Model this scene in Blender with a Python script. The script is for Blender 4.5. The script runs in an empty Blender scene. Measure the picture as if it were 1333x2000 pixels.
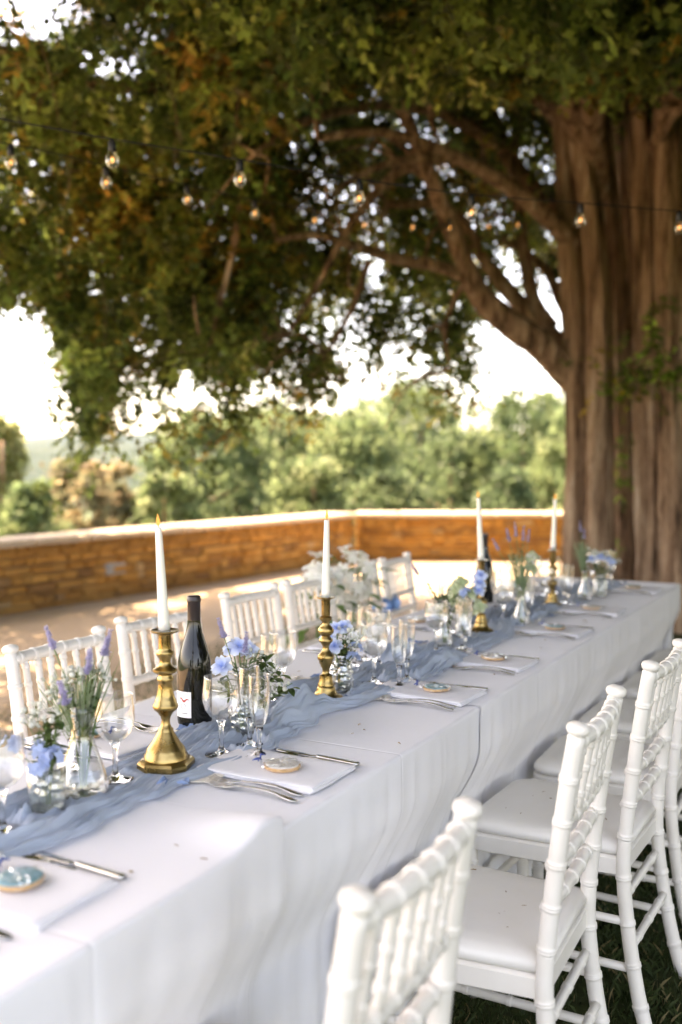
import bpy, math, random
import numpy as np
from mathutils import Vector, Matrix
R = math.radians
random.seed(7); rng = np.random.default_rng(11)
SC = bpy.context.scene
COL = SC.collection

# ------------------------------------------------------------------ camera
H = 1.37                       # eye height
TH = R(28.5)                   # the table runs along +Y, the camera looks 28.5 degrees left of it
PITCH = math.atan(100/1944.0); FPX = 1944.0
cd = bpy.data.cameras.new('camera'); cam = bpy.data.objects.new('camera', cd); COL.objects.link(cam)
cam.location = (0, 0, H); cam.rotation_euler = (math.pi/2 - PITCH, 0, TH)
cd.sensor_fit = 'VERTICAL'; cd.sensor_height = 36; cd.sensor_width = 24; cd.lens = 35
cd.clip_start = 0.05; cd.clip_end = 9000
cd.dof.use_dof = True; cd.dof.focus_distance = 2.25; cd.dof.aperture_fstop = 1.9; cd.dof.aperture_blades = 0
SC.camera = cam

# ------------------------------------------------------------------ light
SUN_EL = R(57); SUN_LEFT = R(66)          # sun ahead of the camera, a little to its left
sd_cam = (-math.sin(SUN_LEFT), math.cos(SUN_LEFT))
sdx = sd_cam[0]*math.cos(TH) - sd_cam[1]*math.sin(TH)
sdy = sd_cam[0]*math.sin(TH) + sd_cam[1]*math.cos(TH)
sun_dir = Vector((sdx*math.cos(SUN_EL), sdy*math.cos(SUN_EL), math.sin(SUN_EL)))
w = bpy.data.worlds.new('World'); SC.world = w; w.use_nodes = True
nt = w.node_tree; nt.nodes.clear()
sky = nt.nodes.new('ShaderNodeTexSky'); sky.sky_type = 'NISHITA'; sky.sun_disc = False
sky.sun_elevation = SUN_EL; sky.sun_rotation = math.atan2(sdx, sdy)
sky.altitude = 200; sky.air_density = 0.7; sky.dust_density = 2.2; sky.ozone_density = 0.0
bg = nt.nodes.new('ShaderNodeBackground'); bg.inputs[1].default_value = 0.15
wo = nt.nodes.new('ShaderNodeOutputWorld')
nt.links.new(sky.outputs[0], bg.inputs[0]); nt.links.new(bg.outputs[0], wo.inputs[0])
sl = bpy.data.lights.new('sun', 'SUN'); sl.energy = 3.1; sl.angle = R(0.53); sl.color = (1.0, 0.93, 0.82)
so = bpy.data.objects.new('sun', sl); COL.objects.link(so)
so.rotation_euler = (-sun_dir).to_track_quat('-Z', 'Y').to_euler(); so.location = (0, 0, 30)
vs = SC.view_settings; vs.view_transform = 'Standard'; vs.look = 'None'; vs.gamma = 1; vs.use_curve_mapping = False
vs.exposure = 3.2
vs.use_white_balance = True; vs.white_balance_temperature = 9900; vs.white_balance_tint = 19
SC.render.film_transparent = False
cy = SC.cycles
cy.use_denoising = True
try: cy.denoiser = 'OPENIMAGEDENOISE'
except Exception: pass
cy.max_bounces = 12; cy.diffuse_bounces = 5; cy.glossy_bounces = 4; cy.transmission_bounces = 8
cy.transparent_max_bounces = 24; cy.volume_bounces = 1
cy.caustics_reflective = False; cy.caustics_refractive = False
cy.sample_clamp_indirect = 6.0

# ------------------------------------------------------------------ pixel <-> place
CT, ST = math.cos(TH), math.sin(TH)
def W(x, d, z=0.0):                      # right / ahead of the camera -> world
    return Vector((x*CT - d*ST, x*ST + d*CT, z))
def ray(px, py):
    a = (px-666.5)/FPX; b = -(py-1000)/FPX
    return a, math.cos(PITCH)+b*math.sin(PITCH), -math.sin(PITCH)+b*math.cos(PITCH)
def at_z(px, py, z):                     # where the pixel's ray meets the level z
    a, d, dz = ray(px, py); t = (z-H)/dz
    return W(a*t, d*t, z)
def at_d(px, py, dd):                    # where the pixel's ray reaches the depth dd
    a, d, dz = ray(px, py); t = dd/d
    return W(a*t, dd, H+dz*t)

# ------------------------------------------------------------------ materials
def new_mat(name):
    m = bpy.data.materials.new(name); m.use_nodes = True
    return m, m.node_tree, m.node_tree.nodes['Principled BSDF']
def ramp(nt, fac, stops):
    r = nt.nodes.new('ShaderNodeValToRGB')
    e = r.color_ramp.elements
    while len(e) < len(stops): e.new(0.5)
    for k, (p, c) in enumerate(stops):
        e[k].position = p; e[k].color = (*c, 1)
    nt.links.new(fac, r.inputs[0]); return r.outputs[0]
def noise(nt, scale, detail=4, rough=0.55, vec=None, stretch=None, coord='Object'):
    tc = nt.nodes.new('ShaderNodeTexCoord'); v = tc.outputs[coord]
    if stretch:
        mp = nt.nodes.new('ShaderNodeMapping'); mp.inputs['Scale'].default_value = stretch
        nt.links.new(v, mp.inputs[0]); v = mp.outputs[0]
    n = nt.nodes.new('ShaderNodeTexNoise'); n.inputs['Scale'].default_value = scale
    n.inputs['Detail'].default_value = detail; n.inputs['Roughness'].default_value = rough
    nt.links.new(v, n.inputs['Vector']); return n.outputs[0]
def bump(nt, h, strength, dist, bsdf, prev=None):
    b = nt.nodes.new('ShaderNodeBump'); b.inputs['Strength'].default_value = strength
    b.inputs['Distance'].default_value = dist; nt.links.new(h, b.inputs['Height'])
    if prev is not None: nt.links.new(prev, b.inputs['Normal'])
    nt.links.new(b.outputs[0], bsdf.inputs['Normal']); return b.outputs[0]
def pmat(name, c1, c2=None, scale=8, rough=0.5, rough2=None, metal=0, bstr=0, bscale=None, bdist=0.002, spec=0.5, stretch=None, sss=0, detail=4, coat=0):
    m, nt, b = new_mat(name)
    b.inputs['Base Color'].default_value = (*c1, 1); b.inputs['Roughness'].default_value = rough
    b.inputs['Metallic'].default_value = metal; b.inputs['Specular IOR Level'].default_value = spec
    if coat: b.inputs['Coat Weight'].default_value = coat; b.inputs['Coat Roughness'].default_value = .2
    if sss:
        b.inputs['Subsurface Weight'].default_value = sss; b.inputs['Subsurface Radius'].default_value = (.012, .008, .005)
        b.inputs['Subsurface Scale'].default_value = 1.0
    if c2:
        n = noise(nt, scale, detail, stretch=stretch)
        nt.links.new(ramp(nt, n, [(.32, c1), (.68, c2)]), b.inputs['Base Color'])
        if rough2 is not None:
            mr = nt.nodes.new('ShaderNodeMapRange'); mr.inputs[3].default_value = rough; mr.inputs[4].default_value = rough2
            nt.links.new(n, mr.inputs[0]); nt.links.new(mr.outputs[0], b.inputs['Roughness'])
    if bstr:
        bump(nt, noise(nt, bscale or scale*3, 5, stretch=stretch), bstr, bdist, b)
    return m
def leaf_mat(name, attr='tint', trans=0.4, gloss=0.5):
    m = bpy.data.materials.new(name); m.use_nodes = True; nt = m.node_tree; nt.nodes.clear()
    a = nt.nodes.new('ShaderNodeAttribute'); a.attribute_name = attr
    d = nt.nodes.new('ShaderNodeBsdfPrincipled'); d.inputs['Roughness'].default_value = gloss
    d.inputs['Specular IOR Level'].default_value = .35
    t = nt.nodes.new('ShaderNodeBsdfTranslucent'); mx = nt.nodes.new('ShaderNodeMixShader')
    g = nt.nodes.new('ShaderNodeGamma'); g.inputs[1].default_value = .8
    nt.links.new(a.outputs['Color'], d.inputs['Base Color']); nt.links.new(a.outputs['Color'], g.inputs[0])
    nt.links.new(g.outputs[0], t.inputs[0])
    mx.inputs[0].default_value = trans
    nt.links.new(d.outputs[0], mx.inputs[1]); nt.links.new(t.outputs[0], mx.inputs[2])
    o = nt.nodes.new('ShaderNodeOutputMaterial'); nt.links.new(mx.outputs[0], o.inputs[0]); return m
def thin_glass(name, tint=(.97, .985, .98), ior=1.5, bstr=0, bscale=60, rough=0.02, body=0.0):
    m = bpy.data.materials.new(name); m.use_nodes = True; nt = m.node_tree; nt.nodes.clear()
    t = nt.nodes.new('ShaderNodeBsdfTransparent'); t.inputs[0].default_value = (*tint, 1)
    g = nt.nodes.new('ShaderNodeBsdfGlossy'); g.inputs['Roughness'].default_value = rough; g.inputs[0].default_value = (1, 1, 1, 1)
    f = nt.nodes.new('ShaderNodeLayerWeight'); f.inputs[0].default_value = .5
    pw = nt.nodes.new('ShaderNodeMath'); pw.operation = 'POWER'; pw.inputs[1].default_value = 2.3; nt.links.new(f.outputs['Facing'], pw.inputs[0])
    mul = nt.nodes.new('ShaderNodeMath'); mul.operation = 'MULTIPLY_ADD'; mul.inputs[1].default_value = .95; mul.inputs[2].default_value = ((ior-1)/(ior+1))**2 + body; mul.use_clamp = True
    mx = nt.nodes.new('ShaderNodeMixShader')
    nt.links.new(pw.outputs[0], mul.inputs[0]); nt.links.new(mul.outputs[0], mx.inputs[0])
    nt.links.new(t.outputs[0], mx.inputs[1]); nt.links.new(g.outputs[0], mx.inputs[2])
    if bstr:
        tc = nt.nodes.new('ShaderNodeTexCoord'); v = nt.nodes.new('ShaderNodeTexVoronoi'); v.inputs['Scale'].default_value = bscale
        nt.links.new(tc.outputs['Object'], v.inputs['Vector'])
        b = nt.nodes.new('ShaderNodeBump'); b.inputs['Strength'].default_value = bstr; b.inputs['Distance'].default_value = .004
        nt.links.new(v.outputs['Distance'], b.inputs['Height'])
        nt.links.new(b.outputs[0], g.inputs['Normal']); nt.links.new(b.outputs[0], f.inputs['Normal'])
    o = nt.nodes.new('ShaderNodeOutputMaterial'); nt.links.new(mx.outputs[0], o.inputs[0]); return m
def solid_glass(name, col=(1, 1, 1), rough=0.0, ior=1.48):
    m, nt, b = new_mat(name)
    b.inputs['Base Color'].default_value = (*col, 1); b.inputs['Roughness'].default_value = rough
    b.inputs['Transmission Weight'].default_value = 1; b.inputs['IOR'].default_value = ior; return m
def emit_mat(name, col, strength):
    m = bpy.data.materials.new(name); m.use_nodes = True; nt = m.node_tree; nt.nodes.clear()
    e = nt.nodes.new('ShaderNodeEmission'); e.inputs[0].default_value = (*col, 1); e.inputs[1].default_value = strength
    o = nt.nodes.new('ShaderNodeOutputMaterial'); nt.links.new(e.outputs[0], o.inputs[0]); return m

def cloth_mat():
    m, nt, b = new_mat('white_linen')
    b.inputs['Base Color'].default_value = (.80, .80, .83, 1); b.inputs['Roughness'].default_value = .85
    b.inputs['Sheen Weight'].default_value = .15; b.inputs['Specular IOR Level'].default_value = .2
    # pressed fold lines across the cloth
    tc = nt.nodes.new('ShaderNodeTexCoord'); sx = nt.nodes.new('ShaderNodeSeparateXYZ'); nt.links.new(tc.outputs['Object'], sx.inputs[0])
    wv = nt.nodes.new('ShaderNodeMath'); wv.operation = 'PINGPONG'; wv.inputs[1].default_value = .235; nt.links.new(sx.outputs[1], wv.inputs[0])
    cr = nt.nodes.new('ShaderNodeMapRange'); cr.inputs[1].default_value = 0; cr.inputs[2].default_value = .006; nt.links.new(wv.outputs[0], cr.inputs[0])
    n0 = bump(nt, cr.outputs[0], .35, .0025, b)
    n1 = bump(nt, noise(nt, 9, 3), .25, .006, b, n0)
    n2 = bump(nt, noise(nt, 30, 4, stretch=(1, .25, .12)), .22, .003, b, n1)
    bump(nt, noise(nt, 900, 2), .2, .0006, b, n2); return m
def runner_mat():
    m = bpy.data.materials.new('blue_gauze'); m.use_nodes = True; nt = m.node_tree; b = nt.nodes['Principled BSDF']
    n = noise(nt, 26, 4, stretch=(1, .3, 1))
    nt.links.new(ramp(nt, n, [(.3, (.44, .53, .64)), (.7, (.54, .62, .72))]), b.inputs['Base Color'])
    b.inputs['Roughness'].default_value = .9; b.inputs['Sheen Weight'].default_value = .25; b.inputs['Specular IOR Level'].default_value = .15
    n1 = bump(nt, noise(nt, 75, 4, stretch=(1, .22, 1)), .8, .004, b)
    bump(nt, noise(nt, 420, 3, stretch=(1, .35, 1)), .45, .0012, b, n1)
    t = nt.nodes.new('ShaderNodeBsdfTranslucent'); t.inputs[0].default_value = (.45, .55, .68, 1)
    mx = nt.nodes.new('ShaderNodeMixShader'); mx.inputs[0].default_value = .25
    o = nt.nodes['Material Output']
    nt.links.new(b.outputs[0], mx.inputs[1]); nt.links.new(t.outputs[0], mx.inputs[2])
    tr = nt.nodes.new('ShaderNodeBsdfTransparent'); m2 = nt.nodes.new('ShaderNodeMixShader'); m2.inputs[0].default_value = .14
    nt.links.new(mx.outputs[0], m2.inputs[1]); nt.links.new(tr.outputs[0], m2.inputs[2]); nt.links.new(m2.outputs[0], o.inputs[0]); return m
def bark_mat():
    m, nt, b = new_mat('bark')
    n = noise(nt, 13, 7, .7, stretch=(1, 1, .10))
    nt.links.new(ramp(nt, n, [(.34, (.05, .030, .019)), (.45, (.24, .148, .098)), (.57, (.43, .295, .205)), (.70, (.64, .53, .42))]), b.inputs['Base Color'])
    b.inputs['Roughness'].default_value = .9; b.inputs['Specular IOR Level'].default_value = .15
    n1 = bump(nt, noise(nt, 9, 5, .6, stretch=(1, 1, .08)), 1.0, .12, b)
    bump(nt, noise(nt, 38, 4, .6, stretch=(1, 1, .16)), 1.0, .03, b, n1); return m
def stone_mat():
    m, nt, b = new_mat('ochre_stone')
    oi = nt.nodes.new('ShaderNodeObjectInfo')
    rc = ramp(nt, oi.outputs['Random'], [(0, (.42, .20, .055)), (.3, (.54, .28, .08)), (.55, (.62, .35, .115)), (.8, (.46, .24, .075)), (.93, (.27, .14, .06)), (1, (.60, .42, .22))])
    n = noise(nt, 14, 5); mixc = nt.nodes.new('ShaderNodeMix'); mixc.data_type = 'RGBA'; mixc.blend_type = 'MULTIPLY'; mixc.inputs[0].default_value = .7
    nt.links.new(rc, mixc.inputs[6]); nt.links.new(ramp(nt, n, [(.3, (.55, .5, .45)), (.65, (1, 1, 1))]), mixc.inputs[7])
    nt.links.new(mixc.outputs[2], b.inputs['Base Color']); b.inputs['Roughness'].default_value = .92; b.inputs['Specular IOR Level'].default_value = .2
    bump(nt, noise(nt, 22, 6), .6, .02, b); return m
def ground_mat():
    m, nt, b = new_mat('terrace_ground')
    tc = nt.nodes.new('ShaderNodeTexCoord'); sx = nt.nodes.new('ShaderNodeSeparateXYZ'); nt.links.new(tc.outputs['Object'], sx.inputs[0])
    edge = noise(nt, .9, 5, .7)
    ma = nt.nodes.new('ShaderNodeMath'); ma.operation = 'MULTIPLY_ADD'; ma.inputs[1].default_value = 2.4; nt.links.new(edge, ma.inputs[0]); nt.links.new(sx.outputs[0], ma.inputs[2])
    mr = nt.nodes.new('ShaderNodeMapRange'); mr.inputs[1].default_value = -2.5; mr.inputs[2].default_value = -1.9; nt.links.new(ma.outputs[0], mr.inputs[0])
    sand = ramp(nt, noise(nt, 60, 6, .75), [(.25, (.36, .265, .185)), (.5, (.50, .385, .28)), (.75, (.60, .48, .37))])
    big = ramp(nt, noise(nt, .8, 4), [(.3, (.80, .78, .74)), (.7, (1, 1, 1))])
    ms = nt.nodes.new('ShaderNodeMix'); ms.data_type = 'RGBA'; ms.blend_type = 'MULTIPLY'; ms.inputs[0].default_value = 1
    nt.links.new(sand, ms.inputs[6]); nt.links.new(big, ms.inputs[7])
    grass = ramp(nt, noise(nt, 35, 5, .7), [(.3, (.03, .03, .014)), (.55, (.045, .06, .02)), (.8, (.09, .085, .04))])
    mx = nt.nodes.new('ShaderNodeMix'); mx.data_type = 'RGBA'
    nt.links.new(mr.outputs[0], mx.inputs[0]); nt.links.new(ms.outputs[2], mx.inputs[6]); nt.links.new(grass, mx.inputs[7])
    # beyond the wall: meadow and woodland floor
    mz = nt.nodes.new('ShaderNodeMapRange'); mz.inputs[1].default_value = -.25; mz.inputs[2].default_value = -.6; nt.links.new(sx.outputs[2], mz.inputs[0])
    far = ramp(nt, noise(nt, .02, 6, .7), [(.3, (.03, .05, .02)), (.6, (.07, .1, .035)), (.8, (.16, .15, .07))])
    m2 = nt.nodes.new('ShaderNodeMix'); m2.data_type = 'RGBA'
    nt.links.new(mz.outputs[0], m2.inputs[0]); nt.links.new(mx.outputs[2], m2.inputs[6]); nt.links.new(far, m2.inputs[7])
    nt.links.new(m2.outputs[2], b.inputs['Base Color']); b.inputs['Roughness'].default_value = .95; b.inputs['Specular IOR Level'].default_value = .15
    n1 = bump(nt, noise(nt, 3, 4), .4, .05, b)
    bump(nt, noise(nt, 70, 6, .7), .6, .015, b, n1); return m

M = dict(
    linen=cloth_mat(), runner=runner_mat(), bark=bark_mat(), stone=stone_mat(), ground=ground_mat(),
    brass=pmat('aged_brass', (.30, .19, .065), (.52, .36, .15), 26, .18, .40, 1, .3, 60, .002),
    wax=pmat('ivory_wax', (.82, .79, .70), None, rough=.42, sss=.35),
    wick=pmat('black_wick', (.02, .02, .02), rough=.8),
    steel=pmat('stainless_steel', (.60, .59, .57), (.70, .69, .67), 40, .14, .26, 1),
    chair=pmat('white_lacquer', (.74, .70, .64), (.79, .755, .70), 9, .3, .42, 0, .12, 60, .0015),
    cushion=pmat('white_vinyl', (.74, .71, .665), (.78, .75, .71), 6, .36, .46, 0, .22, 26, .004),
    bottle=pmat('dark_green_glass', (.006, .006, .004), rough=.05, spec=.5),
    foil=pmat('black_foil_capsule', (.028, .018, .016), rough=.33, spec=.5, bstr=.15, bscale=90),
    paper=pmat('white_paper', (.80, .79, .78), rough=.75), cream=pmat('cream_card', (.78, .73, .64), rough=.8),
    ink=pmat('grey_ink', (.22, .20, .2), rough=.8), red_ink=pmat('red_ink', (.5, .05, .04), rough=.7),
    napkin=pmat('white_napkin', (.79, .79, .82), None, rough=.9, spec=.2, bstr=.3, bscale=14, bdist=.006),
    biscuit=pmat('baked_biscuit', (.55, .30, .13), (.72, .46, .24), 70, .85, bstr=.5, bscale=160, bdist=.002),
    ice_white=pmat('white_icing', (.78, .73, .66), (.84, .81, .77), 40, .35, bstr=.2, bscale=60),
    ice_blue=pmat('blue_marbled_icing', (.10, .33, .41), (.42, .62, .66), 32, .3, bstr=.2, bscale=60, detail=6, stretch=(1, .35, 1)),
    wrap=thin_glass('cellophane', (.985, .985, .985), 1.4, rough=.08),
    tie=pmat('navy_blue_tie', (.05, .09, .30), rough=.6), ribbon=pmat('blue_satin_ribbon', (.17, .27, .47), (.25, .36, .56), 20, .7, bstr=.3, bscale=60),
    bluesash=pmat('blue_sash', (.14, .30, .56), rough=.6), beigesash=pmat('champagne_sash', (.66, .55, .42), rough=.75),
    glass=thin_glass('wine_glass', (.975, .98, .98), 1.5, body=.035), stemglass=solid_glass('glass_stem'), cut=thin_glass('pressed_glass', (.93, .95, .94), 1.5, 1.0, 95, .06, .16),
    ribbed=thin_glass('moulded_glass', (.93, .95, .93), 1.5, .9, 70, .12, .16), base_glass=solid_glass('glass_base', (.97, 1, .98), .08),
    water=thin_glass('water_surface', (.97, .98, .98), 1.33),
    stem=pmat('flower_stem', (.10, .17, .05), (.17, .24, .09), 30, .6), leaf=leaf_mat('leaf', trans=.3),
    petal=leaf_mat('petal', trans=.35, gloss=.6), foliage=leaf_mat('foliage', trans=.5, gloss=.5), far_foliage=leaf_mat('far_foliage', trans=.55, gloss=.6),
    grass=leaf_mat('grass_blade', trans=.3), mortar=pmat('lime_mortar', (.22, .13, .06), (.30, .19, .10), 20, .95, bstr=.5, bscale=50, bdist=.01),
    coping=pmat('limestone_coping', (.40, .32, .24), (.54, .45, .35), 9, .9, bstr=.4, bscale=30, bdist=.01),
    grey_stone=pmat('grey_stone', (.26, .26, .26), (.34, .33, .32), 12, .9),
    cable=pmat('black_rubber_cable', (.012, .012, .014), rough=.55), bulb=thin_glass('bulb_glass', (.93, .93, .92), 1.5, body=.10),
    filament=emit_mat('glowing_filament', (1.0, .44, .11), .6), flame=emit_mat('candle_flame', (1.0, .52, .17), .17),
    hill=None, wood=pmat('table_wood', (.35, .25, .15), (.42, .30, .19), 12, .6), darkmetal=pmat('table_leg_metal', (.12, .12, .12), rough=.4, metal=.8),
    litter=pmat('dry_needles', (.20, .12, .05), (.34, .22, .10), 40, .8))

# ------------------------------------------------------------------ mesh helpers
def tag(o, label=None, cat=None, group=None, kind=None):
    if label: o['label'] = label
    if cat: o['category'] = cat
    if group: o['group'] = group
    if kind: o['kind'] = kind
    return o
def empty(name, loc=(0, 0, 0), rz=0, label=None, cat=None, group=None):
    o = bpy.data.objects.new(name, None); COL.objects.link(o); o.empty_display_size = .05
    o.location = loc; o.rotation_euler = (0, 0, rz); return tag(o, label, cat, group)
def link(name, me, parent=None, loc=None, rot=None, scale=None):
    o = bpy.data.objects.new(name, me); COL.objects.link(o)
    if parent is not None: o.parent = parent
    if loc is not None: o.location = loc
    if rot is not None: o.rotation_euler = rot
    if scale is not None: o.scale = scale
    return o
def copy_tree(o, parent=None):
    c = o.copy(); COL.objects.link(c); c.parent = parent
    for ch in list(o.children): copy_tree(ch, c)
    return c
def frame_of(t, ref=None):
    t = t.normalized()
    ref = ref or (Vector((1, 0, 0)) if abs(t.x) < .8 else Vector((0, 1, 0)))
    a = (ref - t*ref.dot(t)).normalized(); return a, t.cross(a)
class MB:
    def __init__(s): s.v = []; s.f = []; s.c = []
    def add(s, v, f, col=None):
        b = len(s.v); s.v += [tuple(p) for p in v]; s.f += [tuple(i+b for i in q) for q in f]
        if col is not None: s.c += [col]*len(v)
        return s
    def tube(s, path, radii, seg=8, col=None, flat=1.0, cap=True):
        path = [Vector(p) for p in path]; n = len(path)
        if not hasattr(radii, '__len__'): radii = [radii]*n
        ref = None; V = []; F = []
        for i in range(n):
            t = (path[min(i+1, n-1)]-path[max(i-1, 0)])
            if t.length < 1e-9: t = Vector((0, 0, 1))
            a, b = frame_of(t, ref); ref = a
            for k in range(seg):
                an = 2*math.pi*k/seg
                V.append(path[i] + (a*math.cos(an)*flat + b*math.sin(an))*radii[i])
        for i in range(n-1):
            for k in range(seg):
                k2 = (k+1) % seg
                F.append((i*seg+k, i*seg+k2, (i+1)*seg+k2, (i+1)*seg+k))
        if cap:
            F.append(tuple(reversed(range(seg)))); F.append(tuple(range((n-1)*seg, n*seg)))
        return s.add(V, F, col)
    def lathe(s, prof, seg=24, org=(0, 0, 0), col=None, capb=False, capt=False, wob=None):
        V = []; F = []; n = len(prof)
        for (r, z) in prof:
            for k in range(seg):
                an = 2*math.pi*k/seg; rr = r*(wob(an, z) if wob else 1)
                V.append((org[0]+rr*math.cos(an), org[1]+rr*math.sin(an), org[2]+z))
        for i in range(n-1):
            for k in range(seg):
                k2 = (k+1) % seg; F.append((i*seg+k, i*seg+k2, (i+1)*seg+k2, (i+1)*seg+k))
        if capb: F.append(tuple(reversed(range(seg))))
        if capt: F.append(tuple(range((n-1)*seg, n*seg)))
        return s.add(V, F, col)
    def box(s, lo, hi, col=None):
        x0, y0, z0 = lo; x1, y1, z1 = hi
        return s.add([(x0,y0,z0),(x1,y0,z0),(x1,y1,z0),(x0,y1,z0),(x0,y0,z1),(x1,y0,z1),(x1,y1,z1),(x0,y1,z1)],
                     [(3,2,1,0),(4,5,6,7),(0,1,5,4),(1,2,6,5),(2,3,7,6),(3,0,4,7)], col)
    def grid(s, pts, nu, nv, col=None):
        return s.add(pts, [(i*nv+j, i*nv+j+1, (i+1)*nv+j+1, (i+1)*nv+j) for i in range(nu-1) for j in range(nv-1)], col)
    def mesh(s, name, mat, smooth=True, merge=0):
        me = bpy.data.meshes.new(name); me.from_pydata(s.v, [], s.f)
        if s.c and len(s.c) == len(s.v):
            at = me.color_attributes.new('tint', 'FLOAT_COLOR', 'POINT')
            at.data.foreach_set('color', np.array([(*c[:3], 1) for c in s.c], dtype=np.float32).ravel())
        if merge:
            import bmesh
            bm = bmesh.new(); bm.from_mesh(me); bmesh.ops.remove_doubles(bm, verts=bm.verts, dist=merge)
            bmesh.ops.recalc_face_normals(bm, faces=bm.faces); bm.to_mesh(me); bm.free()
        if smooth: me.polygons.foreach_set('use_smooth', [True]*len(me.polygons))
        if mat: me.materials.append(mat)
        me.update(); return me
    def obj(s, name, mat, parent=None, smooth=True, merge=0, **k):
        return link(name, s.mesh(name, mat, smooth, merge), parent, **k)
def sharp(o, ang=35):
    try: o.data.set_sharp_from_angle(angle=R(ang))
    except Exception: pass
    return o
def np_mesh(name, V, F, mat, tint=None, smooth=False):      # V (n,3), F (m,4) arrays
    me = bpy.data.meshes.new(name); n = len(V); m = len(F); k = F.shape[1]
    me.vertices.add(n); me.vertices.foreach_set('co', np.ascontiguousarray(V, dtype=np.float32).ravel())
    me.loops.add(m*k); me.loops.foreach_set('vertex_index', np.ascontiguousarray(F, dtype=np.int32).ravel())
    me.polygons.add(m); me.polygons.foreach_set('loop_start', np.arange(0, m*k, k, dtype=np.int32))
    try: me.polygons.foreach_set('loop_total', np.full(m, k, dtype=np.int32))
    except Exception: pass
    if tint is not None:
        at = me.color_attributes.new('tint', 'FLOAT_COLOR', 'POINT')
        at.data.foreach_set('color', np.concatenate([tint, np.ones((n, 1))], 1).astype(np.float32).ravel())
    me.update(calc_edges=True); me.validate()
    if smooth: me.polygons.foreach_set('use_smooth', [True]*m)
    me.materials.append(mat); return me
def fnoise(P, f, seed=0, octv=3):                            # cheap smooth noise on (n,k) points, about -1..1
    r = np.random.default_rng(seed); out = np.zeros(len(P)); amp = 1; tot = 0
    for o in range(octv):
        for k in range(4):
            q = r.normal(size=P.shape[1]); q /= np.linalg.norm(q)
            out += amp*np.sin(P @ q * f * r.uniform(.7, 1.5)*2*math.pi*.5 + r.uniform(0, 6.28))*.5
        tot += amp; amp *= .55; f *= 2.1
    return out/tot
def sstep(a, b, x):
    t = np.clip((x-a)/(b-a), 0, 1); return t*t*(3-2*t)

# ------------------------------------------------------------------ setting: ground, hills, wall
WL = [(-5.2, 5.45), (.2, 13.60), (6.5, 13.45)]              # wall line, right / ahead of the camera (near face)
def outside(x, d):                                          # distance beyond the wall
    (ax, ay), (bx, by), (cx, cy_) = WL
    l1 = math.hypot(bx-ax, by-ay); n1 = (-(by-ay)/l1, (bx-ax)/l1)
    l2 = math.hypot(cx-bx, cy_-by); n2 = (-(cy_-by)/l2, (cx-bx)/l2)
    s1 = (x-ax)*n1[0] + (d-ay)*n1[1]; s2 = (x-bx)*n2[0] + (d-by)*n2[1]
    return np.maximum(s1, s2)
def terrain(x, d):
    s = outside(x, d) - .6
    z = -2.2*sstep(0, 5, s) - .16*np.clip(s-4, 0, 60) - 38*sstep(60, 700, s)
    return z + np.where(s > 8, 1.2*np.sin(x*.07+1)*np.cos(d*.06)*np.clip((s-8)/40, 0, 1), 0)
def axis(n_in, r_in, n_out, r_out):
    a = np.linspace(0, r_in, n_in); b = r_in*(r_out/r_in)**(np.linspace(0, 1, n_out+1)[1:])
    p = np.concatenate([a, b]); return np.concatenate([-p[:0:-1], p])
gx = axis(61, 22, 22, 5200)
g = np.array([[x, d] for x in gx for d in gx]); gz = terrain(g[:, 0], g[:, 1])
V = np.stack([g[:, 0]*CT-g[:, 1]*ST, g[:, 0]*ST+g[:, 1]*CT, gz], 1); n = len(gx)
I = np.arange(n*n).reshape(n, n)
F = np.stack([I[:-1, :-1].ravel(), I[1:, :-1].ravel(), I[1:, 1:].ravel(), I[:-1, 1:].ravel()], 1)
tag(link('ground', np_mesh('ground', V, F, M['ground'], smooth=True)), kind='structure')

mh, nth, bh = new_mat('wooded_hill')
nth.links.new(ramp(nth, noise(nth, .006, 8, .7), [(.3, (.018, .03, .018)), (.55, (.03, .045, .025)), (.75, (.07, .075, .04))]), bh.inputs['Base Color'])
bh.inputs['Roughness'].default_value = 1; bh.inputs['Specular IOR Level'].default_value = .05
bump(nth, noise(nth, .03, 6, .7), 1, 12, bh)
def hill(dist, h0, seed, name):
    xs = np.linspace(-2600, 2600, 160); rows = np.linspace(-1, 1, 15); V = []
    for r_ in rows:
        prof = (1-abs(r_)**1.6)
        hh = h0*(1+.22*fnoise(xs[:, None]/1000, 1.0, seed, 3)) + h0*.05*fnoise(xs[:, None]/1000, 9, seed+3, 2)
        z = -46 + (hh+46)*prof + 4*fnoise(np.stack([xs/60, np.full_like(xs, r_*9)], 1), .6, seed+5, 2)*prof
        d = dist + r_*420 + 60*np.sin(xs/500+seed)
        V.append(np.stack([xs*CT-d*ST, xs*ST+d*CT, z], 1))
    V = np.concatenate(V); I = np.arange(15*160).reshape(15, 160)
    F = np.stack([I[:-1, :-1].ravel(), I[:-1, 1:].ravel(), I[1:, 1:].ravel(), I[1:, :-1].ravel()], 1)
    tag(link(name, np_mesh(name, V, F, mh, smooth=True)), kind='structure')
hill(1500, 24, 3, 'hills'); hill(2300, 66, 8, 'hills')

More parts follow.
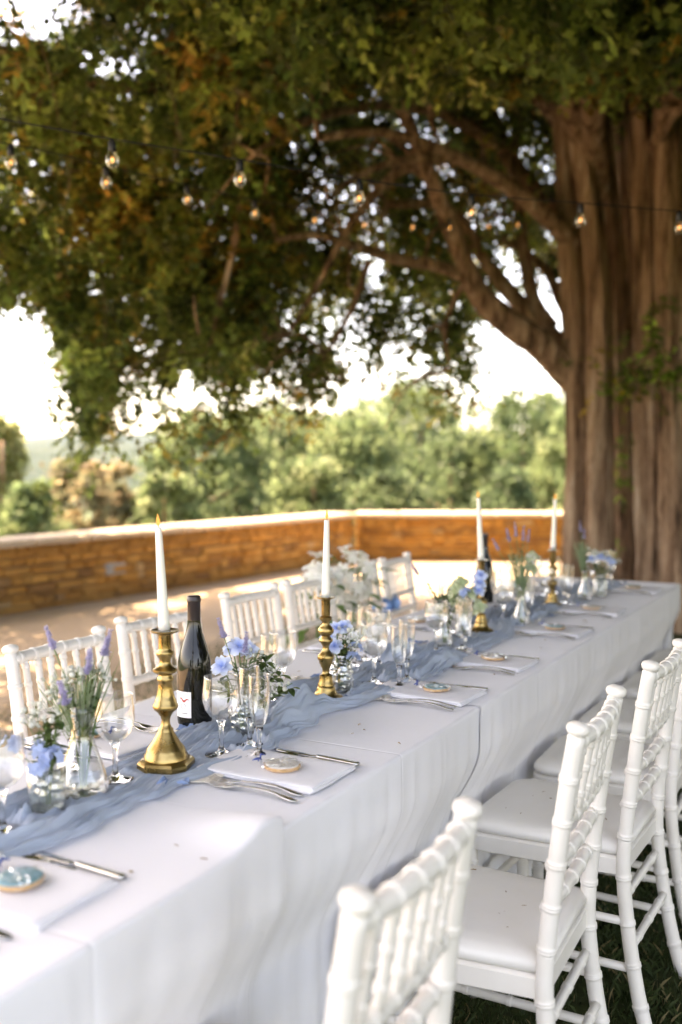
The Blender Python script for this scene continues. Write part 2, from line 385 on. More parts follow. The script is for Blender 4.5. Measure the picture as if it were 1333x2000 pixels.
# stone wall
def stone_variants(k):
    out = []
    for i in range(k):
        r = random.Random(i*17+3); j = lambda a: r.uniform(-a, a)
        b = [(-.5, 0, -.5), (.5, 0, -.5), (.5, 0, .5), (-.5, 0, .5)]            # front ring at depth 0, bulge towards -y
        back = [(x, 1, z) for x, _, z in b]
        ring = [(x+j(.025), j(.05), z+j(.09)) for x, _, z in b]
        front = [(x*.86+j(.04), -.16+j(.07), z*.72+j(.07)) for x, _, z in b]
        m = MB().add(back+ring+front, [(0,1,5,4),(1,2,6,5),(2,3,7,6),(3,0,4,7),(4,5,9,8),(5,6,10,9),(6,7,11,10),(7,4,8,11),(8,9,10,11)])
        out.append(m.mesh('stone', M['stone'], smooth=False))
    return out
STONES = stone_variants(10)
GREY_STONE = STONES[0].copy(); GREY_STONE.materials.clear(); GREY_STONE.materials.append(M['grey_stone'])
def coping_variants(k):
    out = []
    for i in range(k):
        r = random.Random(i+90); j = lambda a: r.uniform(-a, a)
        m = MB(); e = .03
        lo = [(-.5+e*.3, 0, 0), (.5-e*.3, 0, 0), (.5-e*.3, 1, 0), (-.5+e*.3, 1, 0)]
        mid = [(x*1.0+j(.006), y+(-.02 if y == 0 else .02)+j(.02), .72+j(.06)) for x, y, z in lo]
        top = [(x*.97, .05 if y == 0 else .95, 1+j(.06)) for x, y, z in lo]
        m.add(lo+mid+top, [(3,2,1,0),(0,1,5,4),(1,2,6,5),(2,3,7,6),(3,0,4,7),(4,5,9,8),(5,6,10,9),(6,7,11,10),(7,4,8,11),(8,9,10,11)])
        out.append(m.mesh('coping_slab', M['coping'], smooth=False))
    return out
COPES = coping_variants(6)
def build_wall(a, b, label, seed):
    r = random.Random(seed)
    A = W(*a); B = W(*b); L = (B-A).length; rz = math.atan2(B.y-A.y, B.x-A.x)
    root = empty('stone_wall', A, rz, label, 'wall')
    HW = .60; TW = .38
    MB().box((-.0, .03, -.4), (L, TW, HW-.005)).obj('mortar_core', M['mortar'], root, smooth=False)
    z = -.04; nst = 0; rows = []; spare = []
    while z < HW-.03:
        h = min(r.choice([.042, .052, .065, .085]), HW-z)
        rows.append((z, h)); z += h
    for (z, h) in rows:
        x = -r.uniform(0, .2)
        while x < L:
            wd = r.choice([r.uniform(.08, .18), r.uniform(.15, .34)]); x0 = max(x, 0); x1 = min(x+wd, L)
            if x1-x0 > .04:
                me = r.choice(STONES); q = A.lerp(B, x0/L); fx = q.x*CT+q.y*ST; fd = -q.x*ST+q.y*CT
                o = link('stone', me, root, loc=((x0+x1)/2, .012+r.uniform(-.028, .010), z+h/2), rot=(0, R(r.uniform(-2.2, 2.2)), R(r.uniform(-4, 4))), scale=(x1-x0-.012, .12, (h-.008)*r.uniform(.8, 1.02)))
                nst += 1
                if nst > 300 or 666.5+FPX*fx/fd < -90:      # beyond the frame or past the first 300: joined
                    spare.append(o)
            x += wd
    if spare:
        mb = MB()
        for o in spare:
            mt = Matrix.LocRotScale(o.location, o.rotation_euler, o.scale)
            mb.add([mt @ v.co for v in o.data.vertices], [tuple(p.vertices) for p in o.data.polygons]); bpy.data.objects.remove(o)
        tag(mb.obj('stone_courses', M['stone'], root, smooth=False), kind='stuff')
    x = 0
    while x < L-.01:
        wd = min(r.uniform(.5, .85), L-x)
        link('coping_slab', r.choice(COPES), root, loc=(x+wd/2, -.05, HW+r.uniform(0, .004)), scale=(wd-.008, TW+.09, .062)); x += wd
    return root
wl = build_wall((-4.1, 7.11), (.17, 13.58), 'long low ochre stone wall with pale coping running behind the gravel', 1)
lg = link('stone', GREY_STONE, wl, loc=(3.35, -.012, .30), scale=(.26, .13, .12))
build_wall((.20, 13.62), (4.6, 13.5), 'short low ochre stone wall with pale coping ending behind the big trunk', 2)

# ------------------------------------------------------------------ the big old tree
def px_path(pts, dflt):
    return [at_d(p[0], p[1], p[2] if len(p) > 2 and p[2] else dflt) for p in pts]
def smooth_path(P, n=6):
    P = [Vector(p) for p in P]; out = []
    for i in range(len(P)-1):
        p0 = P[max(i-1, 0)]; p1 = P[i]; p2 = P[i+1]; p3 = P[min(i+2, len(P)-1)]
        for k in range(n):
            t = k/n
            out.append(.5*((2*p1)+(p2-p0)*t+(2*p0-5*p1+4*p2-p3)*t*t+(3*p1-p0-3*p2+p3)*t**3))
    return out+[P[-1]]
def limb(parent, name, pts, r0, r1, dflt=8.5, seg=14, rough=.10, flare=0, seed=0):
    big = name == 'trunk'; seg = int(seg*(2.6 if big else 1.8))
    P0 = smooth_path(px_path(pts, dflt), 8); Lp = sum((b-a).length for a, b in zip(P0, P0[1:])); step = .05 if big else .06
    P = [P0[0]]; acc = 0                                    # resample evenly
    for a, b in zip(P0, P0[1:]):
        l = (b-a).length; n_ = max(1, int(l/step))
        for k in range(1, n_+1): P.append(a.lerp(b, k/n_))
    n = len(P); rr = np.random.default_rng(seed+400); ph = rr.uniform(0, 6.28, 12)
    ref = None; V = np.zeros((n, seg, 3)); an = np.arange(seg)/seg*2*math.pi; s_ = 0
    for i, p in enumerate(P):
        if i: s_ += (P[i]-P[i-1]).length
        t = i/(n-1); r = r0+(r1-r0)*t
        if flare: r *= 1+flare*math.exp(-t*14)
        tg = P[min(i+2, n-1)]-P[max(i-2, 0)]; a, b = frame_of(tg, ref); ref = a
        tw = .5*math.sin(s_*.9+ph[0])+.25*math.sin(s_*2.3+ph[1])
        flute = .9*np.sin(2*an+ph[2]+tw)+.8*np.sin(3*an+ph[3]-tw)+.6*np.sin(5*an+ph[4]+tw*1.5)
        ridge = (1-np.abs(np.sin(4.5*an+ph[5]+tw*2+.5*math.sin(s_*5+ph[6]))))*.9+(1-np.abs(np.sin(9*an+ph[7]+tw*3+.8*math.sin(s_*7+ph[8]))))*.6
        lump = .5*math.sin(s_*3.1+ph[9])*np.sin(an+ph[10])+.35*math.sin(s_*7.7+ph[11])*np.sin(2*an+ph[0])
        q = r*(1+rough*(.75*flute+.55*(ridge-.6)+.7*lump)+.025*rr.normal(size=seg))
        wob = (a*math.sin(s_*2.1+ph[1])+b*math.sin(s_*1.6+ph[2]))*r*.14
        pa = np.array(p+wob); V[i] = pa + np.outer(np.cos(an)*q, np.array(a)) + np.outer(np.sin(an)*q, np.array(b))
    I = np.arange(n*seg).reshape(n, seg); J = np.roll(I, -1, 1)
    F = np.stack([I[:-1].ravel(), J[:-1].ravel(), J[1:].ravel(), I[1:].ravel()], 1)
    off = np.array(parent.location) if parent is not None else 0
    return link(name, np_mesh(name, V.reshape(-1, 3)-off, F, M['bark'], smooth=True), parent), P
tb = W((1330-666.5)/FPX*8.8, 8.8)
tree = empty('old_tree', tb, 0, 'huge old spreading tree with many fused reddish trunks and a drooping canopy', 'tree')
GB = 1218                                              # pixel row of the trunk's foot (below ground a little)
stems = [
    ([(1131, GB+25), (1131, 1000), (1124, 700), (1112, 450), (1098, 230), (1075, 60), (1040, -250)], .118, .05, 8.35),
    ([(1173, GB+25), (1171, 900), (1168, 600), (1152, 400), (1128, 250), (1100, 80), (1080, -300)], .122, .06, 8.2),
    ([(1222, GB+20), (1218, 850), (1214, 560), (1200, 420), (1178, 200), (1170, -100)], .075, .035, 8.75),
    ([(1216, GB+20), (1214, 1000), (1222, 860), (1232, 700), (1238, 450), (1225, 200), (1210, -150)], .14, .11, 9.3),
    ([(1208, GB+20), (1208, 900), (1212, 600), (1212, 400), (1204, 200), (1195, -150)], .12, .10, 10.0),
    ([(1150, GB+20), (1150, 900), (1142, 600), (1136, 450), (1122, 250), (1090, 0)], .12, .08, 9.3),
    ([(1196, GB+20), (1195, 900), (1196, 600), (1190, 400), (1168, 200), (1150, -150)], .115, .085, 9.6),
    ([(1275, GB+25), (1272, 900), (1262, 600), (1255, 350), (1240, 150), (1215, -250)], .128, .07, 8.2),
    ([(1325, GB+30), (1326, 900), (1310, 600), (1302, 300), (1322, 50), (1345, -300)], .15, .08, 8.0),
    ([(1385, GB+30), (1385, 900), (1380, 600), (1385, 300), (1410, -100)], .16, .08, 8.3),
    ([(1445, GB+25), (1450, 900), (1450, 500), (1480, 100), (1520, -300)], .17, .08, 8.6),
    ([(1505, GB+20), (1515, 900), (1530, 500), (1600, 100), (1700, -300)], .16, .07, 9.0),
]
for k, (pts, r0, r1, d) in enumerate(stems): limb(tree, 'trunk', pts, r0, r1, d, 16, .13, .35, k)
limb(tree, 'trunk', [(1340, 1250, 9.3), (1340, 1000, 9.3), (1350, 700, 9.3), (1360, 450, 9.3), (1340, 200, 9.4), (1320, -100, 9.4)], .62, .40, 9.3, 28, .10, .2, 31)
branches = [
    ([(1125, 745), (1060, 680), (1000, 640), (945, 590), (915, 535), (880, 440), (842, 345), (795, 230), (740, 120)], .135, .035, [8.45, 8.3, 8.2, 8.1, 8.0, 7.9, 7.7, 7.5, 7.2]),
    ([(922, 548), (850, 520), (770, 508), (690, 480), (615, 460), (540, 470)], .052, .018, [8.05, 7.9, 7.7, 7.5, 7.3, 7.1]),
    ([(1115, 690), (1040, 620), (985, 560), (940, 500), (900, 430), (850, 400), (760, 400)], .085, .03, [8.6, 8.6, 8.6, 8.6, 8.6, 8.5, 8.3]),
    ([(1075, 640), (1045, 590), (1030, 520), (1018, 430), (1008, 320), (1015, 200)], .075, .03, [8.5, 8.6, 8.7, 8.8, 8.9, 9.0]),
    ([(1125, 490), (1085, 440), (1030, 390), (950, 335), (860, 292), (735, 258), (620, 270)], .085, .028, [8.4, 8.2, 8.0, 7.8, 7.5, 7.2, 6.9]),
    ([(905, 312), (850, 312), (780, 315), (700, 345), (640, 390)], .045, .016, [7.7, 7.5, 7.3, 7.1, 6.9]),
    ([(1115, 450), (1060, 390), (1010, 330), (965, 235), (935, 150), (900, 20)], .10, .05, [8.7, 8.8, 8.9, 9.0, 9.0, 9.0]),
    ([(985, 290), (900, 240), (830, 215), (740, 205), (600, 235), (500, 300)], .06, .02, [8.9, 8.5, 8.0, 7.5, 7.0, 6.7]),
    ([(1120, 640), (1095, 590), (1060, 520), (985, 470), (900, 460)], .06, .02, [8.8, 8.9, 9.0, 9.1, 9.2]),
    ([(1270, 300), (1290, 262), (1333, 205), (1420, 120)], .07, .03, [8.2, 7.9, 7.6, 7.0]),
    ([(1100, 240), (1000, 120), (850, 60), (600, 60), (380, 160), (200, 165), (70, 122), (-80, 60)], .085, .022, [8.5, 8.0, 7.6, 7.2, 6.9, 6.6, 6.4, 6.2]),
    ([(840, 345), (790, 330), (700, 420), (620, 560), (560, 660)], .05, .012, [7.8, 7.7, 7.5, 7.4, 7.3]),
    ([(620, 60), (500, 260), (330, 300), (200, 420), (150, 560), (150, 700)], .05, .012, [7.2, 7.3, 7.4, 7.5, 7.5, 7.5]),
    ([(500, 270), (470, 420), (440, 560), (400, 700)], .04, .010, [7.2, 7.2, 7.2, 7.2]),
    ([(720, 510), (690, 600), (640, 690), (610, 740)], .03, .010, [7.6, 7.6, 7.6, 7.6]),
    ([(915, 540), (880, 600), (870, 660), (880, 720)], .03, .010, [8.1, 8.2, 8.2, 8.3]),
    ([(1150, 350), (1100, 150), (1000, -100), (800, -500), (500, -900)], .10, .03, [8.5, 7.8, 7.0, 6.0, 5.2]),
    ([(1300, 300), (1350, 0), (1500, -500), (1700, -1200)], .10, .03, [8.3, 7.2, 6.0, 5.0]),
    ([(1170, 380), (1150, 100), (1180, -400), (1100, -1000)], .10, .03, [8.5, 7.5, 6.2, 5.0]),
]
for k, (pts, r0, r1, ds) in enumerate(branches):
    limb(tree, 'branch', [(p[0], p[1], d) for p, d in zip(pts, ds)], r0, r1, 8, 10, .08, 0, 50+k)

rb_ = random.Random(77)
for k, (pts, r0, r1, ds) in enumerate(branches[:16]):
    for q in range(4):
        i = rb_.randint(len(pts)//2, len(pts)-1); p = pts[i]; d = ds[i]
        dx = rb_.uniform(-150, 40); dy = rb_.uniform(-130, 120); dd = rb_.uniform(-.7, .5)
        mid_ = (p[0]+dx*.5+rb_.uniform(-20, 20), p[1]+dy*.5-25, d+dd*.5)
        limb(tree, 'branch', [(p[0], p[1], d), mid_, (p[0]+dx, p[1]+dy, d+dd)], max(.014, r1*.75), .005, 8, 5, .08, 0, 200+k*5+q)
# crown: drooping sprays of small leaves
BX = [-900, -300, -100, 0, 60, 105, 145, 180, 215, 255, 290, 320, 345, 380, 430, 465, 500, 560, 605, 630, 655, 700, 740, 790, 830, 870, 905, 930, 960, 1000, 1060, 1100, 1180, 1333, 1600, 2300]
BY = [480, 560, 590, 600, 585, 650, 835, 880, 830, 765, 800, 850, 745, 740, 780, 825, 725, 700, 785, 745, 645, 640, 705, 640, 655, 745, 755, 640, 600, 560, 400, 300, 215, 190, 260, 400]
def sample_crown():
    pts = []; size = []
    n = 150000
    px = rng.uniform(-220, 1560, n); py = rng.uniform(-160, 885, n); d = rng.uniform(4.6, 11.2, n)
    B = np.interp(px, BX, BY)
    dmin = 4.8 + np.clip((py-40)/260, 0, 1)*2.1
    dmin = np.where((px > 560) & (py > 160), np.maximum(dmin, 8.55), dmin)         # behind the bare limbs on the trunk side
    Bb = np.where(px > 640, np.interp(px, [640, 900, 960, 1090, 1100, 1400], [610, 600, 590, 590, 300, 200]), B)
    lim = np.where(d > 8.5, np.maximum(Bb, np.where(px > 640, B, 0)), B) - np.abs(d-7.6)*rng.uniform(15, 95, n)*np.where(px < 640, 1, .4)
    ok = (py < lim) & (d > dmin)
    a = (px-666.5)/FPX; b = -(py-1000)/FPX
    fd = math.cos(PITCH)+b*math.sin(PITCH); fz = -math.sin(PITCH)+b*math.cos(PITCH); t = d/fd
    P = np.stack([a*t, d, H+fz*t], 1)
    cl = fnoise(P, 1.5, 5, 3) + .35*fnoise(P*np.array([1, 1, .35]), 3.4, 9, 2)
    thr = np.full(n, -.12)
    thr = np.where((px > 600) & (py > 130), -.06, thr)                               # thinner near the limbs
    thr = np.where((px < 340) & (py < 200), .30-.0006*np.hypot(px-20, py), thr)
    thr = np.where((px < 110) & (py < 90), .55, thr)                              # open sky corner
    thr = np.where(py > B-110, np.maximum(thr, .02), thr)
    thr = np.where(px < 75, np.maximum(thr, .02), thr)
    ok &= cl > thr
    for (ex, ey, rx_, ry_, pr) in ((50, 0, 120, 75, .9), (215, 112, 70, 38, .85), (300, 35, 55, 40, .85), (5, 400, 30, 60, .7), (40, 610, 40, 40, .8), (560, 150, 40, 26, .7), (480, 60, 30, 24, .6)):
        ok &= ~((((px-ex)/rx_)**2+((py-ey)/ry_)**2 < 1) & (rng.random(n) < pr))
    idx = np.where(ok)[0]
    keep = idx[rng.random(len(idx)) < np.minimum(1, (d[idx]/8.0)**2)]
    return P[keep], px[keep], py[keep]
P, ppx, ppy = sample_crown()
NV = min(len(P), 21000); sel = rng.permutation(len(P))[:NV]; P = P[sel]; ppx = ppx[sel]; ppy = ppy[sel]
# the part of the crown above and around the frame (it shades the table)
n2 = 160000
Q = np.stack([rng.uniform(-6.2, 12, n2), rng.uniform(-2.5, 11.5, n2), rng.uniform(1.5, 8.5, n2)], 1)
dq = np.maximum(Q[:, 1], .05)
bb = (Q[:, 2]-H)/dq; qpy = 1000 - FPX*(np.tan(np.minimum(np.arctan(bb)+PITCH, 1.5))); qpx = 666.5+FPX*Q[:, 0]/dq
rho = np.hypot(Q[:, 0]-2.6, Q[:, 1]-8.0); az = np.arctan2(Q[:, 0]-2.6, 8.0-Q[:, 1])      # az 0: towards the camera, positive: to the right
topz = 8.8*np.sqrt(np.clip(1-(rho/10.0)**2, 0, 1))+.2
droop = sstep(4.5, 7.5, rho)*sstep(-.1, .6, az)  # unseen right side hangs lower, shaped to block skylight on the cloth front
zlow = 3.3 - 1.9*droop + .3*fnoise(Q[:, :2], 1.2, 31, 2)
outf = (qpy < -150) | (((qpx > 1600) | (qpx < -220)) & ((qpy < np.interp(qpx, BX, BY)-40) | (qpx > 1600))) | (Q[:, 1] < .2)
okq = outf & (Q[:, 2] < topz) & (Q[:, 2] > zlow) & (fnoise(Q, .9, 21, 3) > -.08) & (rho > 1.2)
okq &= ~((np.hypot(Q[:, 0], Q[:, 1]) < 1.6) & (Q[:, 2] < 2.6))
okq &= ~((qpy > -500) & (Q[:, 1] < 5.2) & (qpx > -300) & (qpx < 1700))
Q = Q[okq][:24000]
# extra unseen foliage, added to block the sun from the table
n3 = 30000; tx = rng.uniform(-1.95, -.1, n3); ty = rng.uniform(.2, 5.3, n3); k_ = rng.uniform(2.9, 6.4, n3)/sun_dir.z
Ow = np.stack([tx+sun_dir.x*k_, ty+sun_dir.y*k_, .75+sun_dir.z*k_], 1)
Oc = np.stack([Ow[:, 0]*CT+Ow[:, 1]*ST, -Ow[:, 0]*ST+Ow[:, 1]*CT, Ow[:, 2]], 1)
od = np.maximum(Oc[:, 1], .05); opy = 1000-FPX*np.tan(np.minimum(np.arctan((Oc[:, 2]-H)/od)+PITCH, 1.5)); opx = 666.5+FPX*Oc[:, 0]/od
oko = ((opy < -420) | (opx < -330)) & (fnoise(Oc, 1.2, 63, 2) > -.55)
Q = np.concatenate([Q, Oc[oko][:7500]])
HG = [(605, 745, 8.2, 90), (600, 690, 8.3, 110), (640, 690, 8.3, 40), (565, 690, 7.6, 90), (745, 665, 8.7, 60), (740, 610, 8.8, 60), (870, 690, 8.8, 90), (885, 735, 8.8, 80), (850, 645, 8.9, 60), (1012, 690, 8.9, 9), (460, 790, 7.4, 60), (320, 820, 7.2, 50), (175, 850, 7.0, 30), (170, 790, 7.0, 40)]
for (hx_, hy_, hd, hn) in HG:
    a_, d_, z_ = ray(hx_, hy_); t_ = hd/d_
    hn = int(hn*.42)
    P = np.concatenate([P, rng.normal(size=(hn, 3))*np.array([.16, .18, .17])+np.array([a_*t_, hd, H+z_*t_])])
C = np.concatenate([P, Q]); sc = np.concatenate([np.ones(len(P)), np.full(len(Q), 1.9)])
def make_sprays(C, sc, nl=14, length=.24, lw=.022, ll=.070, droop=1.0, seed=3):
    r = np.random.default_rng(seed); n = len(C)
    ang = r.uniform(0, 2*math.pi, n); dirs = np.stack([np.cos(ang), np.sin(ang), r.uniform(-.9, .05, n)*droop], 1)
    dirs /= np.linalg.norm(dirs, axis=1)[:, None]
    side = np.cross(dirs, np.array([0, 0, 1.0])); side /= np.linalg.norm(side, axis=1)[:, None]+1e-9
    nor = np.cross(side, dirs)
    rust = fnoise(C, 1.1, 77, 3) + .55*r.normal(size=n)
    light = fnoise(C, 1.9, 40, 2)*.5 + .5*r.normal(size=n)
    g = np.array([.07, .12, .032]); yl = np.array([.21, .25, .055]); ru = np.array([.36, .19, .040])
    tw = np.clip(.35+.35*light, 0, 1)[:, None]; rw = np.clip((rust-.32)*1.1, 0, .92)[:, None]
    base = ((g*(1-tw)+yl*tw)*(1-rw)+ru*rw)*np.clip(1+.35*fnoise(C, 2.6, 90, 2), .6, 1.5)[:, None]*np.exp(r.normal(size=(n, 1))*.62)*1.05
    VV = []; TT = []
    for k in range(nl):
        t = (k+.5)/nl; s = 1 if k % 2 else -1
        sag = -np.array([0, 0, 1.0])*(.10*t*t*droop)
        pos = C + (dirs*(t-.4)*length + sag + r.normal(size=(n, 3))*.018)*sc[:, None]
        dl = dirs*r.uniform(.35, .9, (n, 1)) + side*s*r.uniform(.4, 1.0, (n, 1)) + nor*r.normal(size=(n, 1))*.35 + np.array([0, 0, -.35])*droop
        dl /= np.linalg.norm(dl, axis=1)[:, None]
        ws = np.cross(dl, nor+r.normal(size=(n, 3))*.5); ws /= np.linalg.norm(ws, axis=1)[:, None]+1e-9
        L = (ll*r.uniform(.7, 1.3, n)*sc)[:, None]; wd = (lw*r.uniform(.8, 1.25, n)*sc)[:, None]
        a = pos; b = pos+dl*L*.45+ws*wd; c = pos+dl*L; e = pos+dl*L*.45-ws*wd
        VV.append(np.stack([a, b, c, e], 1)); col = base*r.uniform(.7, 1.3, (n, 1)); TT.append(np.repeat(col[:, None, :], 4, 1))
    V = np.concatenate(VV).reshape(-1, 3); T = np.concatenate(TT).reshape(-1, 3)
    F = np.arange(len(V)).reshape(-1, 4); return V, F, np.clip(T, 0, .55)
def cam2world(V): return np.stack([V[:, 0]*CT-V[:, 1]*ST, V[:, 0]*ST+V[:, 1]*CT, V[:, 2]], 1)
V, F, T = make_sprays(C, sc)
o = link('crown', np_mesh('crown', cam2world(V)-np.array(tb), F, M['foliage'], T), tree); tag(o, kind='stuff')
# thin hanging twigs
tw = MB(); rt = random.Random(5)
for i in rt.sample(range(len(P)), 420):
    c = Vector(P[i]); p0 = c+Vector((rt.uniform(-.1, .1), rt.uniform(-.1, .1), rt.uniform(.1, .3))); e = c+Vector((rt.uniform(-.25, .25), rt.uniform(-.25, .25), rt.uniform(-.5, -.15)))
    mid = (p0+e)/2+Vector((rt.uniform(-.08, .08), 0, 0))
    tw.tube([W(q.x, q.y, q.z)-tb for q in (p0, mid, e)], [.007, .005, .002], 4, cap=False)
tag(tw.obj('twigs', M['bark'], tree), kind='stuff')
# green sprouts on the trunk
def sprout(cpx, cpy, d, n, spread, seed):
    r = np.random.default_rng(seed); p = at_d(cpx, cpy, d)
    Cn = r.normal(size=(n, 3))*np.array(spread)+np.array([p.x, p.y, p.z])
    V, F, T = make_sprays(Cn, np.full(n, .8), 11, .22, .02, .06, .8, seed)
    T = np.clip(T*np.array([1.1, 1.4, .8]), 0, 1)
    tag(link('sprouts', np_mesh('sprouts', V-np.array(tb), F, M['foliage'], T), tree), kind='stuff')
sprout(1290, 640, 7.95, 36, (.10, .08, .22), 1); sprout(1215, 735, 8.05, 40, (.14, .08, .13), 2)
sprout(1320, 730, 7.85, 40, (.12, .06, .1), 3); sprout(1222, 850, 8.35, 12, (.06, .05, .25), 4); sprout(1100, 690, 8.3, 10, (.04, .04, .06), 5)
sprout(1205, 1000, 8.6, 6, (.05, .04, .3), 6)

# ------------------------------------------------------------------ trees beyond the wall
def far_tree(name, px, d, top_py, wid_px, label, pal, seed, n_clump=70, per=95, leaf=.13, shape=1.0, group='trees beyond the wall'):
    r = np.random.default_rng(seed); x = (px-666.5)/FPX*d
    zb = float(terrain(np.array([x]), np.array([d]))[0]); b = -(top_py-1000)/FPX
    ztop = H+(math.tan(math.atan(b)-PITCH))*d; rad = wid_px/FPX*d/2; hgt = ztop-zb
    base = W(x, d, zb-.05); root = empty(name, base, r.uniform(0, 6), label, 'tree' if hgt > 4.5 else 'shrub', group)
    rr = random.Random(seed)
    m = MB(); ht = hgt*.9; mid = Vector((rr.uniform(-.3, .3), rr.uniform(-.3, .3), ht*.5))
    m.tube(smooth_path([Vector((0, 0, 0)), mid*.5, mid, Vector((mid.x*1.3, mid.y, ht))], 4), [hgt*.024*(1-.06*i) for i in range(13)], 8)
    for k in range(7):
        a = rr.uniform(0, 6.28); z0 = ht*rr.uniform(.25, .7); q = Vector((math.cos(a)*rad*.75, math.sin(a)*rad*.75, z0+rad*rr.uniform(.2, .7)))
        m.tube(smooth_path([Vector((mid.x*.6, mid.y*.6, z0)), Vector((q.x*.5, q.y*.5, z0+(q.z-z0)*.35)), q], 3), [hgt*.011*(1-.12*i) for i in range(7)], 6)
    m.obj('trunk', M['bark'], root)
    n_clump = int(n_clump*1.9); per = min(per, 92)
    # clumps
    cz = r.uniform(.10, .97, n_clump); ang = r.uniform(0, 6.283, n_clump)
    env = np.sin(np.clip(cz, 0, 1)**(.75*shape)*math.pi)**.6*.92+.10; rad_c = rad*env*np.sqrt(r.uniform(.2, 1, n_clump))
    cc = np.stack([rad_c*np.cos(ang), rad_c*np.sin(ang), hgt*cz], 1)
    cr = rad*r.uniform(.07, .26, n_clump)
    Cl = np.repeat(cc, per, 0) + r.normal(size=(n_clump*per, 3))*np.repeat(cr, per)[:, None]*np.array([.62, .62, .48])
    Cl[:, 2] = np.clip(Cl[:, 2], .15, hgt*1.03)
    n = len(Cl); dl = r.normal(size=(n, 3)); dl[:, 2] -= .3; dl /= np.linalg.norm(dl, axis=1)[:, None]
    ws = np.cross(dl, r.normal(size=(n, 3))); ws /= np.linalg.norm(ws, axis=1)[:, None]+1e-9
    L = leaf*r.uniform(.6, 1.4, (n, 1)); wd = L*.33
    VV = np.stack([Cl, Cl+dl*L*.5+ws*wd, Cl+dl*L, Cl+dl*L*.5-ws*wd], 1).reshape(-1, 3)
    ca = np.array(pal)[r.integers(0, len(pal), n_clump)]; ca = np.repeat(ca, per, 0)*r.uniform(.65, 1.35, (n, 1))
    tag(link('crown', np_mesh('crown', VV, np.arange(n*4).reshape(-1, 4), M['far_foliage'], np.repeat(ca, 4, 0)), root), kind='stuff')
    return root
GRN = [(0.092, 0.145, 0.056), (0.117, 0.170, 0.068), (0.071, 0.120, 0.050), (0.142, 0.190, 0.080)]
LGT = [(0.150, 0.209, 0.087), (0.125, 0.179, 0.075), (0.184, 0.224, 0.105), (0.100, 0.155, 0.061)]
DRK = [(0.067, 0.110, 0.050), (0.083, 0.130, 0.056), (0.109, 0.155, 0.068)]
ORG = [(0.245, 0.167, 0.083), (0.195, 0.167, 0.083), (0.150, 0.156, 0.083), (0.245, 0.199, 0.104)]
far_tree('leafy_tree', 5, 17, 800, 120, 'bright yellow green tree at the open end of the long wall', [(.24, .27, .10), (.20, .24, .08), (.28, .29, .12)], 1)
far_tree('russet_shrub', 150, 18, 885, 210, 'russet orange bushy shrub growing beyond the long wall', ORG, 2, 60, 170, .11, group=None)
far_tree('leafy_shrub', 60, 15.5, 930, 170, 'low green shrub between bright tree and russet shrub', GRN, 14, 50, 150, .11, group=None)
far_tree('russet_shrub', 235, 20, 890, 110, 'thin orange shrub beside the rounded green tree', ORG, 3, 40, 150, .11, group=None)
far_tree('leafy_tree', 405, 21, 790, 320, 'rounded green tree behind the middle of the long wall', GRN, 4, 90)
far_tree('leafy_tree', 545, 24, 778, 290, 'green tree half hidden behind the rounded green tree', LGT, 5, 80)
far_tree('leafy_tree', 690, 22, 800, 270, 'pale green tree beyond the wall corner', LGT, 6, 80)
far_tree('leafy_tree', 815, 27, 735, 330, 'tallest green tree beyond the wall corner', GRN, 7, 110)
far_tree('leafy_tree', 905, 23, 840, 260, 'dark green tree low behind the short wall', DRK, 8, 70)
far_tree('leafy_tree', 1030, 24, 758, 330, 'broad green tree next to the big trunk', GRN, 9, 100)
far_tree('leafy_tree', 1130, 21, 790, 220, 'yellow green tree partly hidden by the big trunk', LGT, 10, 70)
far_tree('leafy_tree', 1290, 26, 780, 300, 'green tree wholly behind the big trunk', GRN, 11, 60)
far_tree('leafy_tree', 480, 34, 800, 190, 'hazy tree farther down the slope behind the rounded green tree', LGT, 21, 60, 150, .17)
far_tree('leafy_tree', 620, 36, 800, 180, 'hazy tree farther down the slope left of the tallest tree', GRN, 22, 60, 150, .17)
far_tree('leafy_tree', 730, 38, 765, 260, 'hazy tree farther down the slope behind the wall corner', LGT, 23, 60, 150, .17)
far_tree('leafy_tree', 930, 36, 775, 280, 'hazy tree farther down the slope behind the short wall', LGT, 24, 60, 150, .17)
far_tree('leafy_tree', 1090, 38, 770, 170, 'hazy tree farther down the slope beside the big trunk', GRN, 25, 60, 150, .17)
far_tree('leafy_shrub', 330, 17.5, 905, 150, 'low pale green shrub beneath the rounded green tree', LGT, 12, 40, 150, .11, group=None)
far_tree('leafy_shrub', 600, 18.5, 890, 190, 'low green shrub beyond the long wall near its corner', LGT, 13, 50, 150, .11, group=None)
far_tree('leafy_shrub', 760, 19, 915, 200, 'dark low shrub right behind the wall corner', DRK, 15, 50, 150, .11, group=None)
far_tree('leafy_shrub', 985, 19, 910, 190, 'dark low shrub behind the short wall', DRK, 16, 50, 150, .11, group=None)

# ------------------------------------------------------------------ tables and cloths
TZ = .75; XN = -.885; XF = -1.655; YE = 5.19; Y0 = -.42
CHAIRS_L = [1.10, 1.90, 2.52, 3.07, 3.62, 4.17, 4.74]
for k, (ya, yb) in enumerate(((-.36, 1.45), (1.47, 3.28), (3.30, 5.16))):
    root = empty('banquet_table', (-1.27, (ya+yb)/2, 0), 0, ['folding banquet table hidden under the first white cloth', 'folding banquet table hidden under the middle white cloth', 'folding banquet table hidden under the cloth by the tree'][k], 'table', 'tables joined in a row')
    hl = (yb-ya)/2
    MB().box((-.355, -hl+.02, .712), (.355, hl-.02, .742)).obj('table_top', M['wood'], root, smooth=False)
    for sx in (-1, 1):
        for sy in (-1, 1):
            MB().tube([(sx*.20, sy*(hl-.25), 0), (sx*.20, sy*(hl-.25), .712)], .014, 8).obj('leg', M['darkmetal'], root)
